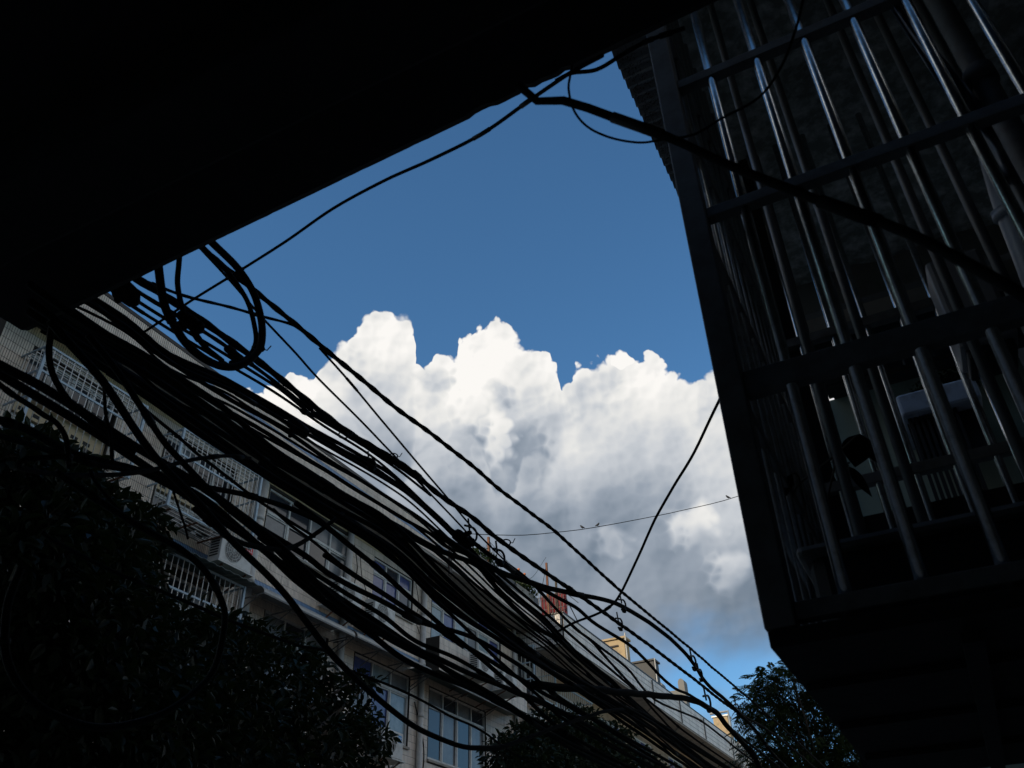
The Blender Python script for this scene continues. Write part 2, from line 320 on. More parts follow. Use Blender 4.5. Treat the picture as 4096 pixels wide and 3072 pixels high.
# ------------------------------------------------------------------ ground
struct(MB().add([(-400, -400, 0), (400, -400, 0), (400, 400, 0), (-400, 400, 0)], [(0, 1, 2, 3)]).build('ground', M_asphalt))
pv = MB().box(-12.6, -9.2, 4, 70, 0.004, 0.13).build('pavement', M_concrete_dark, bevel=0.02); struct(pv)

# ------------------------------------------------------------------ the building that hangs over the viewer
SZ, SY = 3.2, 1.085
ob = empty('overhanging_building', (-1, -4, 0), 'black concrete overhang filling the upper left, its edge cutting the sky', 'building')
m = MB()                                             # soffit slab with a ragged lower front edge
xs = np.linspace(-2.13, 0.85, 160); ey = []
for i, x in enumerate(xs):
    j = 0.0012*math.sin(x*2.3)+0.0016*(random.random()-0.5)*(random.random() < 0.3)
    if -0.62 < x < -0.35: j -= 0.010*random.random()**3
    ey.append(SY+0.035-0.0275*(x+2.13)+j)
vs = []
for x, y in zip(xs, ey): vs += [(x, -8.0, SZ), (x, y-0.02, SZ), (x, y, SZ+0.012), (x, y, SZ+0.55), (x, -8.0, SZ+0.55)]
fs = []
for i in range(len(xs)-1):
    a, b = i*5, (i+1)*5
    for k in range(4): fs.append((a+k, a+k+1, b+k+1, b+k))
fs += [(0, 1, 2, 3, 4), tuple((len(xs)-1)*5+k for k in (4, 3, 2, 1, 0))]
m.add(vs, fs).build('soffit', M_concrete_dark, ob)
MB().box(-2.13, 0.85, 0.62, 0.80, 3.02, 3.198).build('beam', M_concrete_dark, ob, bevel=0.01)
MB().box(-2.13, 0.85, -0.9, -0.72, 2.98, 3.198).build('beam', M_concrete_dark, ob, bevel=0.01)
MB().box(-2.13, 6.0, -8.0, -3.0, 3.755, 13.0).build('upper_shade_wall', M_wall_near, ob)  # unseen mass, raised to shade the lane and set back to admit skylight
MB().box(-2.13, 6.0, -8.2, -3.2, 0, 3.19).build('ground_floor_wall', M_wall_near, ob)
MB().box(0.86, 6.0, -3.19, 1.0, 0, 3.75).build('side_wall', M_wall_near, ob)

lbk = empty('shade_block', (-16, -14, 0), 'tall unseen block added behind the viewer to keep the lane in shade', 'building')  # added out of view, its height set by the shade it must cast
MB().box(-40, -2.3, -22, -9, 0, 24).build('wall', M_wall_near, lbk)
MB().box(-40.3, -2.2, -22.3, -8.8, 24.002, 24.4).build('roof', M_concrete_dark, lbk)
for k, (ya, yb, h) in enumerate(((13, 24, 9), (24.5, 38, 10.5), (38.6, 62, 9.5))):  # unseen row added for its warm bounce onto the facade
    rw = empty('added_lane_house', (9, ya, 0), ('nearest', 'middle', 'farthest')[k]+' cream house added out of view to bounce warm light onto the facade', 'house', 'unseen houses added for bounce light')
    MB().box(6.2, 14, ya, yb, 0, h).build('wall', mat('cream render', (0.72, 0.63, 0.50), 0.9, noise=(1.2, (0.62, 0.54, 0.42), 0.4, 0.7)), rw)
    MB().box(6.0, 14.2, ya-0.15, yb+0.15, h+0.002, h+0.35).build('roof', M_brown, rw)
    for q in range(int((yb-ya)/3)):
        for z0 in (1.2, 4.2, 7.0):
            if z0+1.4 < h: MB().box(6.15, 6.198, ya+0.8+q*3, ya+2.3+q*3, z0, z0+1.4).build('window', M_glass, rw)
# ------------------------------------------------------------------ building on the right with the caged balcony
XL, YF, YR, ZB, ZT = -0.212, 1.40, 2.62, 2.05, 4.44
rb = empty('balcony_building', (1.5, 3, 0), 'dark old building at right edge carrying a mossy slab above the caged balcony', 'building')
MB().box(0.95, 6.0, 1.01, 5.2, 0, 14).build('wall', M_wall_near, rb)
# mossy slab above the cage, lumpy underside
gx, gy = 26, 30; vs = []; fs = []
for i in range(gx+1):
    for j in range(gy+1):
        x = -0.42+1.365*i/gx; y = 1.13+2.48*j/gy
        vs.append((x, y, 4.48+0.015*math.sin(x*13+y*7)+0.015*random.random()))
for i in range(gx):
    for j in range(gy): a = i*(gy+1)+j; fs.append((a, a+1, a+gy+2, a+gy+1))
mm_ = MB().add(vs, fs); mm_.box(-0.418, 0.945, 1.13, 3.61, 4.53, 4.66)
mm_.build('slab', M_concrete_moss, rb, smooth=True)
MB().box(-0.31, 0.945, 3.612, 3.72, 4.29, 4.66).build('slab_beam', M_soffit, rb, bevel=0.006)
# corrugated sheet edge hung on with moss tufts
vs = []; fs = []; ny = 220
for j in range(ny+1):
    y = 1.16+1.7*j/ny; z = 4.435+0.013*math.sin(2*math.pi*y/0.048)
    vs += [(-0.462, y, z), (-0.27, y, z+0.004), (-0.462, y, z+0.006), (-0.27, y, z+0.010)]
for j in range(ny): a = j*4; fs += [(a, a+1, a+5, a+4), (a+2, a+6, a+7, a+3), (a, a+4, a+6, a+2)]
MB().add(vs, fs).build('corrugated_edge', M_zinc, rb)
vs = []; fs = []
for k in range(4200):
    y = random.uniform(1.15, 2.85); x = -0.450+abs(random.gauss(0, 0.045)); z = 4.425+random.uniform(-0.012, 0.02)
    a = random.uniform(0, 6.28); l = random.uniform(0.006, 0.020); d = (math.cos(a)*l*0.6, math.sin(a)*l*0.6, -l*random.uniform(0.0, 0.7))
    b = len(vs); vs += [(x, y, z), (x+0.002, y+0.002, z), (x+d[0], y+d[1], z+d[2])]; fs.append((b, b+1, b+2))
tag(MB().add(vs, fs).build('moss', mat('dry moss', (0.06, 0.05, 0.03), 0.95), rb), kind='stuff')
# pipes and a plastic sheet on the wall
pp = empty('drain_pipe', (0.55, 1.9, 0), 'grey vertical drain pipe just right of the caged balcony', 'pipe')
MB().tube([(0.47, 1.62, 1.9), (0.47, 1.62, 4.47)], 0.027, 14).build('pipe', M_flat, pp, smooth=True)
for z in (2.4, 3.3, 4.2): MB().tube([(0.47, 1.62, z), (0.47, 1.62, z+0.05)], 0.034, 14).build('collar', M_flat, pp, smooth=True)
q0, q1 = onX(3985, 760, 0.85), onX(4200, 1350, 0.85)
pp = empty('waste_pipe', (0.9, 3.2, 0), 'thick grey plastic pipe at the right border of the frame', 'pipe')
a0 = onR(4000, 600, 2.6); a1 = onR(4065, 820, 2.6); a2 = onR(4180, 1120, 2.55); a3 = onR(4380, 1700, 2.5)
MB().tube(catmull([a0, a1, a2, a3], 6), 0.052, 16).build('pipe', M_plastic, pp, smooth=True)
MB().tube([a1, a1+(a2-a1)*0.12], 0.062, 16).build('socket', M_plastic, pp, smooth=True)
ps = MB(); gx, gy = 24, 10; vs = []; fs = []
for i in range(gx+1):
    for j in range(gy+1):
        t, w = i/gx, j/gy
        px = 3560+430*t+(-10+70*t)*w; py = -20+520*t+(30+260*t)*w
        vs.append(onR(px, py, 2.35+0.10*math.sin(t*23+w*3)*0.35+0.05*math.sin(w*9)))
for i in range(gx):
    for j in range(gy): a = i*(gy+1)+j; fs.append((a, a+1, a+gy+2, a+gy+1))
o = ps.add(vs, fs).build('plastic_sheet', M_plastic, smooth=True); sm = o.modifiers.new('thick', 'SOLIDIFY'); sm.thickness = 0.003
tag(o, 'crumpled grey plastic sheet hanging beside the drain pipe, upper right', 'sheet')

# the cage itself
cg = empty('balcony_cage', (0, 2, ZB), 'stainless steel bar cage enclosing the balcony on the right', 'security cage')
XR = 0.94
def post(x, y, w=0.042): MB().box(x-w/2, x+w/2, y-w/2, y+w/2, ZB, ZT).build('post', M_flat, cg, bevel=0.003)
post(XL, YF, 0.05); post(XL, YR); post(XR, YF); post(XR, YR)
zs_front = [2.075, 2.52, 2.98, 3.44, 3.90]
for z in zs_front:
    hh = 0.026 if z == 2.52 else 0.0145
    MB().box(XL+0.026, XR-0.022, YF-0.014, YF+0.014, z-hh, z+hh).build('front_rail', M_flat, cg, bevel=0.002)
    MB().box(XL-0.014, XL+0.014, YF+0.026, YR-0.022, z-0.013, z+0.013).build('side_rail', M_flat, cg, bevel=0.002)
for z in (2.86, 3.44): MB().box(XL+0.022, XR-0.022, YR-0.016, YR+0.016, z-0.018, z+0.018).build('rear_rail', M_flat, cg, bevel=0.002)
bar_mb = MB().tube([(0, 0, ZB), (0, 0, ZT)], 0.0115, 14); bar0 = None
for k in range(10):
    x = -0.105+0.1135*k
    if x > XR-0.05: break
    if bar0 is None:
        bar0 = bar_mb.build('front_bar', M_steel, cg, smooth=True); bar0.location = Vector((x, YF, 0))-Vector((0, 2, 0))
    else:
        b = bar0.copy(); col.objects.link(b); b.location = Vector((x, YF-2, 0))
bar0.data.transform(Matrix.Translation((0, 2, 0)))
def bar(name, x, y):
    b = bar0.copy(); b.name = name; col.objects.link(b); b.location = Vector((x, y-2, 0))
for k in range(10): bar('side_bar', XL, YF+0.118*(k+1)) if YF+0.118*(k+1) < YR-0.05 else None
for k in range(10): bar('rear_bar', -0.13+0.112*k, YR) if -0.13+0.112*k < XR-0.05 else None
inner_me = bar0.data.copy(); inner_me.materials[0] = M_inner
for x in (-0.075, 0.046, 0.150, 0.254, 0.360, 0.465):       # inner grille just behind the front bars
    o = bar0.copy(); o.name = 'inner_bar'; col.objects.link(o); o.location = Vector((x, 1.76-2, 0)); o.data = inner_me
MB().box(XL-0.022, XR, YF-0.022, YR+0.02, ZB-0.03, ZB-0.002).build('floor_plate', M_concrete_dark, cg, bevel=0.003)
for y in (1.62, 1.95, 2.3): MB().box(XL-0.01, XR, y-0.02, y+0.02, ZB-0.045, ZB-0.032).build('floor_bearer', M_concrete_dark, cg)
for x in (0.05, 0.35, 0.65): MB().box(x-0.015, x+0.015, YF, YR, ZB-0.062, ZB-0.047).build('floor_bearer', M_concrete_dark, cg)
MB().box(XL-0.06, -0.125, YR+0.034, YR+0.042, ZB, 4.47).build('rear_panel', M_dark, cg)
MB().box(-0.124, -0.092, YR+0.01, YR+0.05, ZB, ZT).build('rear_jamb', M_flat, cg, bevel=0.003)
MB().box(-0.091, XR, YR+0.02, YR+0.035, ZB, 2.755).build('rear_panel', M_dark, cg)
# planter tray and plant
tr = empty('planter_trough', (0.2, 1.6, ZB), 'long dark trough standing on the cage floor behind the front bars', 'planter')
m = MB(); m.box(-0.17, 0.90, 1.56, 1.80, ZB+0.002, ZB+0.19); m.build('trough', M_dark, tr, bevel=0.03)
MB().box(-0.185, 0.915, 1.55, 1.812, ZB+0.175, ZB+0.20).build('rim', M_flat, tr, bevel=0.012)
pl = empty('broad_leaved_plant', (0.0, 1.85, ZB), 'dark plant with one broad pointed leaf seen through the cage bars', 'plant')
def leaf(name, base, tip, width, droop, parent, n=7, heart=0.0):
    base, tip = np.array(base), np.array(tip); d = tip-base; view = _n((base+tip)/2-O); side = _n(np.cross(d, view)+np.array([0, 0, 0.001]))
    mb = MB(); vs = []; fs = []
    for i in range(n+1):
        t = i/n; w = width*math.sin(math.pi*min(1, t**0.75*(1-heart*0.0)))*(1 if t < 1 else 0); c = base+d*t+np.array([0, 0, -droop])*t*t
        vs += [c-side*w, c+view*w*0.25, c+side*w]
    for i in range(n): a = i*3; fs += [(a, a+1, a+4, a+3), (a+1, a+2, a+5, a+4)]
    o = mb.add(vs, fs).build(name, M_leaf, parent); so_ = o.modifiers.new('t', 'SOLIDIFY'); so_.thickness = 0.001; return o
leaf('leaf', onR(3440, 1735, 2.15), onR(3420, 1870, 2.13), 0.036, 0.0, pl)
leaf('leaf', onR(3395, 1865, 2.1), onR(3490, 1990, 2.1), 0.011, 0.0, pl)
leaf('leaf', onR(3495, 1770, 2.2), onR(3520, 1860, 2.2), 0.02, 0.0, pl)
leaf('leaf', onR(3165, 1895, 2.05), onR(3140, 1990, 2.05), 0.010, 0.0, pl)
for pts in ([(3140, 2080), (3180, 1960), (3240, 1900), (3330, 1830), (3430, 1740)], [(3300, 2050), (3320, 1950), (3350, 1845), (3395, 1865)],
            [(3230, 2080), (3210, 1980), (3190, 1900), (3165, 1895)], [(3350, 1880), (3375, 1860), (3400, 1850)]):
    MB().tube(catmull([onR(x, y, 2.1) for x, y in pts], 5), 0.0025, 6).build('stem', M_bark, pl)
# things behind the bars
cb = empty('wall_cabinet', (0.33, 2.45, 2.9), 'pale boxy water heater hanging behind the cage bars', 'water heater')
MB().box(0.30, 0.46, 2.36, 2.52, 3.08, 3.42).build('body', mat('dim white enamel', (0.30, 0.30, 0.31), 0.4), cb, bevel=0.015)
MB().box(0.315, 0.445, 2.375, 2.505, 3.04, 3.078).build('base', M_dark, cb, bevel=0.008)
for x in (0.34, 0.42): MB().tube([(x, 2.44, 3.04), (x, 2.44, 2.6)], 0.008, 8).build('pipe', M_steel, cb, smooth=True)
wf = empty('inner_window_frame', (0.4, 2.9, 2.4), 'dim window frame and pale lintel behind the cage', 'window')
MB().box(-0.15, 0.94, 2.86, 2.94, 3.62, 3.70).build('lintel', M_soffit, wf)
MB().box(-0.10, 0.94, 2.87, 2.93, 3.37, 3.39).build('frame', M_dark, wf)
for x in (0.10, 0.36, 0.62, 0.90): MB().box(x, x+0.025, 2.88, 2.92, 3.391, 3.619).build('frame', M_dark, wf)
MB().box(-0.16, 0.099, 2.88, 2.92, 3.40, 3.62).build('board', M_dark, wf)  # dark sheet added to close a sky gap beside the panes
MB().box(0.126, 0.899, 2.885, 2.897, 3.40, 3.61).build('pane', M_glass, wf)

# green rendered house seen through the cage
gh = empty('green_house', (1.5, 8, 0), 'sage green rendered house seen through the lower cage bars', 'house')
MB().box(-0.26, 4, 6.0, 10, 0, 5.21).build('wall', M_green, gh)
MB().box(-0.17, 4, 5.7, 10, 5.214, 12.5).build('upper_storey', M_brown, gh)
MB().box(-0.30, -0.262, 5.98, 6.05, 0, 5.2).build('corner_trim', M_pvc, gh)
cn = empty('door_canopy', (0.3, 5.6, 4.4), 'weathered pale blue canopy with dark slats on the green house', 'canopy')
c0 = onY(3590, 1625, 5.6); c1 = onY(3745, 1600, 5.6)
MB().box(c0[0], c1[0]+0.25, 5.45, 5.98, c0[2]-0.17, c0[2]).build('fascia', M_paleblue, cn, bevel=0.02)
for k in range(9):
    x = c0[0]+0.03+k*0.035; MB().box(x, x+0.02, 5.5, 5.56, c0[2]-0.95-0.1*random.random(), c0[2]-0.171).build('slat', M_dark, cn)
MB().box(c0[0]+0.02, c1[0]+0.24, 5.57, 5.6, c0[2]-0.5, c0[2]-0.172).build('backing', M_dark, cn)
bp = empty('shrub', (c0[0]+0.25, 5.65, c0[2]), 'small leafy shrub growing on top of the pale blue canopy', 'shrub')

# ------------------------------------------------------------------ tiled apartment building across the lane (survey units)
FX = -11.0
bld = empty('tiled_apartment_building', far((-13, 14, 0.25)), 'beige tiled apartment block with barred windows behind the cables', 'apartment building')
Y0, Y1, Z0, Z1 = 5.44, 24.0, 0.25, 10.17
OPEN = [('A', 5.98, 7.62, 8.2, 9.72), ('B', 8.72, 10.42, 8.12, 9.74), ('W1', 11.4, 14.15, 8.72, 9.86), ('W2', 15.05, 16.7, 8.7, 9.76),
        ('W3', 17.6, 21.3, 8.56, 9.80), ('C', 8.5, 10.4, 5.8, 7.34), ('L1', 11.75, 13.65, 5.9, 7.46), ('L2', 14.6, 16.75, 5.9, 7.42),
        ('L3', 17.6, 20.4, 5.8, 7.42), ('G1', 22.3, 23.6, 8.3, 9.7), ('G2', 22.2, 23.6, 5.9, 7.3), ('S0', 6.2, 7.6, 5.9, 7.3),
        ('D1', 6.5, 10, 0.5, 3.4), ('D2', 11.5, 16.5, 0.5, 3.4), ('D3', 17.6, 22, 0.5, 3.4)]
def inopen(y, z, g=0.0): return any(a-g < y < b+g and c-g < z < d+g for _, a, b, c, d in OPEN)
ys = sorted(set([Y0, Y1]+[v for o in OPEN for v in (o[1], o[2])])); zs = sorted(set([Z0, Z1]+[v for o in OPEN for v in (o[3], o[4])]))
m = MB()
for i in range(len(ys)-1):
    for j in range(len(zs)-1):
        if not inopen((ys[i]+ys[i+1])/2, (zs[j]+zs[j+1])/2):
            m.add([(FX, ys[i], zs[j]), (FX, ys[i+1], zs[j]), (FX, ys[i+1], zs[j+1]), (FX, ys[i], zs[j+1])], [(0, 1, 2, 3)])
for _, a, b, c, d in OPEN:                            # reveals and a dim room behind each opening
    for q in ([(FX, a, c), (FX, b, c), (FX-.25, b, c), (FX-.25, a, c)], [(FX, a, d), (FX-.25, a, d), (FX-.25, b, d), (FX, b, d)],
              [(FX, a, c), (FX-.25, a, c), (FX-.25, a, d), (FX, a, d)], [(FX, b, c), (FX, b, d), (FX-.25, b, d), (FX-.25, b, c)]): m.add(q, [(0, 1, 2, 3)])
m.add([(FX, Y0, Z0), (FX, Y0, Z1), (FX-8, Y0, Z1), (FX-8, Y0, Z0)], [(0, 1, 2, 3)])
m.add([(FX, Y1, Z0), (FX-8, Y1, Z0), (FX-8, Y1, Z1), (FX, Y1, Z1)], [(0, 1, 2, 3)])
m.add([(FX-8, Y0, Z0), (FX-8, Y0, Z1), (FX-8, Y1, Z1), (FX-8, Y1, Z0)], [(0, 1, 2, 3)])
wall = m.build('wall', M_mortar, bld, f=True)
MB().box(FX-7.9, FX-0.26, Y0+0.05, Y1-0.05, Z0, Z1-0.05).build('rooms', M_room, bld, f=True)

class Tiles:
    """tiles laid course by course; joined, with a tint for every tile"""
    def __init__(s): s.v = []; s.f = []; s.c = []; s.q = []
    def tile(s, y0, y1, z0, z1, x, th=0.006, axis='x', tint=None):
        b = len(s.v)
        if axis == 'x': P = [(x, y0, z0), (x, y1, z0), (x, y1, z1), (x, y0, z1), (x+th, y0, z0), (x+th, y1, z0), (x+th, y1, z1), (x+th, y0, z1)]
        else: P = [(y0, x, z0), (y1, x, z0), (y1, x, z1), (y0, x, z1), (y0, x-th, z0), (y1, x-th, z0), (y1, x-th, z1), (y0, x-th, z1)]
        s.v += P; F = [(4, 5, 6, 7), (0, 1, 5, 4), (1, 2, 6, 5), (2, 3, 7, 6), (3, 0, 4, 7)]
        s.f += [tuple(b+i for i in q) for q in F]; t = tint if tint is not None else 1+rng.normal(0, 0.055)
        if tint is None and rng.random() < 0.015: t *= 0.75
        s.c += [(t, t*(1+rng.normal(0, 0.01)), t, 1)]*20
    def build(s, name, m, parent):
        mb = MB(); mb.v = s.v; mb.f = s.f; o = mb.build(name, m, parent, f=True)
        at = o.data.color_attributes.new('tint', 'FLOAT_COLOR', 'CORNER'); at.data.foreach_set('color', np.array(s.c, dtype=np.float32).ravel()); 
        o['kind'] = 'stuff'; return o
CW, RH, JG = 0.040, 0.155, 0.0088
TB, TBL, TY = Tiles(), Tiles(), Tiles()
near_tiles = []
BLUE = (7.745, 7.90)
z = 4.49
rows = [4.335+RH*i for i in range(0, 38)]
for zr in rows:
    if zr+RH > Z1: continue
    yy = Y0+0.002
    while yy < Y1-CW:
        yc, zc = yy+CW/2, zr+RH/2
        if not inopen(yc, zc, 0.02):
            blue = abs(zc-7.825) < RH*0.55
            args = (yy, yy+CW-JG, zr, zr+RH-JG*0.8, FX+0.0005)
            if blue: TBL.tile(*args)
            elif zc > 9.95: TY.tile(*args)
            else: near_tiles.append((yc*yc+121+(zc-1.6)**2, args))
        yy += CW
near_tiles.sort(key=lambda t: t[0])
def vis(a):                                            # what the opening between overhang and cables lets show
    yc, zc = (a[0]+a[1])/2, (a[2]+a[3])/2; c = ROT.T @ (np.array([FX, yc, zc])-O); px = 2048+FPX*c[0]/-c[2]; py = 1536-FPX*c[1]/-c[2]
    return (0 < px < 130 and 1290 < py < 1700) or (555 < px < 760 and 1650 < py < 2000) or (360 < px < 900 and 1900 < py < 2240)
singles = [t for t in near_tiles if vis(t[1])][:300]; sset = set(id(t) for t in singles)
for t in near_tiles:
    if id(t) not in sset: TB.tile(*t[1])
TB.build('tile_field', M_tile, bld); TBL.build('blue_tile_band', M_tile_b, bld); TY.build('yellowed_tile_field', M_tile_y, bld)
tm = None
for t in singles:
    a = t[1]
    if tm is None:
        T0 = Tiles(); T0.tile(0, CW-JG, 0, RH-JG, 0); mb = MB(); mb.v = [(p[0]*S, p[1]*S, p[2]*S) for p in T0.v]; mb.f = T0.f
        o = mb.build('tile', M_tile1, wall); tm = o; o.data.transform(Matrix.Translation(wloc(wall)))
    else: o = tm.copy(); col.objects.link(o)
    p = far((a[4], a[0], a[2])); o.location = Vector(p)-wloc(wall)

# parapet with a soffit, three courses of beige over a blue band
PX_ = -10.3
MB().box(FX-0.2, PX_, 4.6, 22.7, 10.172, 10.78).build('parapet', M_mortar, bld, f=True)
MB().box(FX-0.2, PX_+0.012, 4.59, 22.72, 10.78, 10.85).build('parapet_coping', M_tile_g, bld, f=True)
MB().box(FX, PX_-0.004, 4.6, 22.7, 10.12, 10.171).build('soffit', M_soffit, bld, f=True)
TP, TPB = Tiles(), Tiles()
yy = 4.6
while yy < 22.66:
    for r in range(4):
        zr = 10.176+0.15*r; (TPB if r == 2 and yy < 17.15 else TP).tile(yy, yy+CW-JG, zr, zr+0.145 if r != 2 else zr+0.07, PX_+0.0005)
        if r == 2: TP.tile(yy, yy+CW-JG, zr+0.075, zr+0.145, PX_+0.0005)
    yy += CW
xx = FX-0.15
while xx < PX_-CW:
    for r in range(4): TP.tile(xx, xx+CW-JG, 10.176+0.15*r, 10.321+0.15*r, 4.5995, axis='y')
    xx += CW
TP.build('parapet_tiles', M_tile, bld); TPB.build('parapet_blue_tiles', M_tile_b, bld)
MB().box(PX_+0.007, PX_+0.06, 17.16, 17.28, 9.9, 10.86).build('rain_chute', M_brown, bld, f=True)
# raised right part of the roof edge
MB().box(FX-0.6, PX_-0.05, 18.6, 22.6, 10.852, 11.10).build('roof_kerb', M_tile_g, bld, f=True)

def pipe(y, x=-10.93, r=0.06, z0=0.3, z1=10.1):
    o = MB().tube([(x, y, z0), (x, y, z1)], r, 12).build('drain_pipe', M_pvc, bld, f=True, smooth=True)
    for z in (5.2, 6.6, 7.75, 9.0): MB().tube([(x, y, z), (x, y, z+0.09)], r*1.18, 12).build('collar', M_pvc, o, f=True, smooth=True)
pipe(11.14, r=0.085); pipe(14.02, r=0.075); pipe(17.13, r=0.07); pipe(10.98, -10.9, 0.035); pipe(22.05)

def window(y0, y1, z0, z1, cols, transom=None, x=FX-0.06, fm=M_white, gm=M_glass, fw=0.045, mats=None):
    w = bpy.data.objects.new('window', None); col.objects.link(w); w.parent = bld
    w.location = Vector(far((x, (y0+y1)/2, z0)))-wloc(bld)
    f = MB()
    f.box(x-0.04, x+0.02, y0, y1, z0, z0+fw); f.box(x-0.04, x+0.02, y0, y1, z1-fw, z1)
    ycs = [y0+(y1-y0)*i/cols for i in range(cols+1)]
    for i, y in enumerate(ycs):
        a, b = (y, y+fw) if i == 0 else (y-fw, y) if i == cols else (y-fw/2, y+fw/2)
        f.box(x-0.038, x+0.022, a, b, z0+fw, z1-fw)
    if transom: f.box(x-0.036, x+0.026, y0+fw, y1-fw, transom-fw*0.6, transom+fw*0.6)
    f.build('frame', fm, w, f=True)
    rows_ = [(z0+fw, transom-fw*.6), (transom+fw*.6, z1-fw)] if transom else [(z0+fw, z1-fw)]
    for i in range(cols):
        for j, (a, b) in enumerate(rows_):
            g = (mats[(i+j) % len(mats)] if mats else gm); off = 0.012 if i % 2 else 0.0
            MB().box(x-0.022-off, x-0.014-off, ycs[i]+fw/2, ycs[i+1]-fw/2, a, b).build('pane', g, w, f=True)
            if j == 0 and cols > 1:                   # sliding sash stiles
                s = MB(); y_a, y_b = ycs[i]+fw/2+0.004, ycs[i+1]-fw/2-0.004
                s.box(x-0.012, x+0.008, y_a, y_a+0.028, a+0.002, b-0.002); s.box(x-0.012, x+0.008, y_b-0.028, y_b, a+0.002, b-0.002)
                s.box(x-0.012, x+0.008, y_a+0.028, y_b-0.028, b-0.03, b-0.002); s.box(x-0.012, x+0.008, y_a+0.028, y_b-0.028, a+0.002, a+0.03); s.build('sash', fm, w, f=True)
    MB().box(FX-0.01, FX+0.05, y0-0.03, y1+0.03, z0-0.05, z0-0.002).build('sill', M_soffit, w, f=True)
    return w
GL = [M_glass, M_glass_g, M_glass]
window(11.4, 14.15, 8.72, 9.86, 4, 9.35, mats=[M_glass_g, M_glass, M_glass, M_glass_g])
window(15.05, 16.7, 8.7, 9.76, 3, 9.42, mats=[M_glass_b, M_glass_b, M_glass])
window(17.6, 21.3, 8.56, 9.80, 6, 9.5, mats=[M_glass_c, M_glass_b, M_glass_c, M_glass_g])
window(11.75, 13.65, 5.9, 7.46, 3, 7.0, mats=[M_glass, M_glass_g])
window(14.6, 16.75, 5.9, 7.42, 3, 7.0, mats=[M_glass_g, M_glass_b, M_glass_c])
window(17.6, 20.4, 5.8, 7.42, 4, 7.02, mats=[M_glass, M_glass_g])
window(22.3, 23.6, 8.3, 9.7, 2, 9.3); window(22.2, 23.6, 5.9, 7.3, 2)
window(5.98, 7.62, 8.95, 9.72, 4, None, x=FX-0.12, mats=GL); window(5.98, 7.62, 8.2, 8.62, 4, None, x=FX-0.12, mats=[M_glass_g, M_glass])
window(8.72, 10.42, 8.95, 9.74, 4, None, x=FX-0.12, mats=GL); window(8.72, 10.42, 8.12, 8.6, 4, None, x=FX-0.12, mats=[M_glass_g, M_glass])
window(8.5, 10.4, 5.8, 7.34, 4, 6.9, x=FX-0.1, mats=GL); window(6.2, 7.6, 5.9, 7.3, 3)
for y0, y1 in ((5.98, 7.62), (8.72, 10.42)):            # panelled spandrel with vent slots between the two window rows
    o = MB().box(FX-0.2, FX-0.05, y0, y1, 8.63, 8.94).build('spandrel', M_tile_y, bld, f=True)
    o.data.color_attributes.new('tint', 'FLOAT_COLOR', 'POINT').data.foreach_set('color', [0.95]*4*len(o.data.vertices))
    k = y0+0.1
    while k < y1-0.2: MB().box(FX-0.06, FX-0.046, k, k+0.13, 8.68, 8.74).build('vent_slot', M_dark, o, f=True); k += 0.23
for y0, y1 in ((6.5, 10), (11.5, 16.5), (17.6, 22)):
    MB().box(FX-0.2, FX-0.15, y0, y1, 0.5, 3.4).build('shop_shutter', M_zinc, bld, f=True)
# bay below W3
MB().box(FX+0.001, -10.60, 17.35, 22.1, 7.68, 8.5).build('bay_wall', M_mortar, bld, f=True)
TBY = Tiles(); yy = 17.352
while yy < 22.06:
    for r in range(5): TBY.tile(yy, yy+CW-JG, 7.69+0.16*r, 7.845+0.16*r, -10.5995)
    yy += CW
TBY.build('bay_tiles', M_tile, bld)

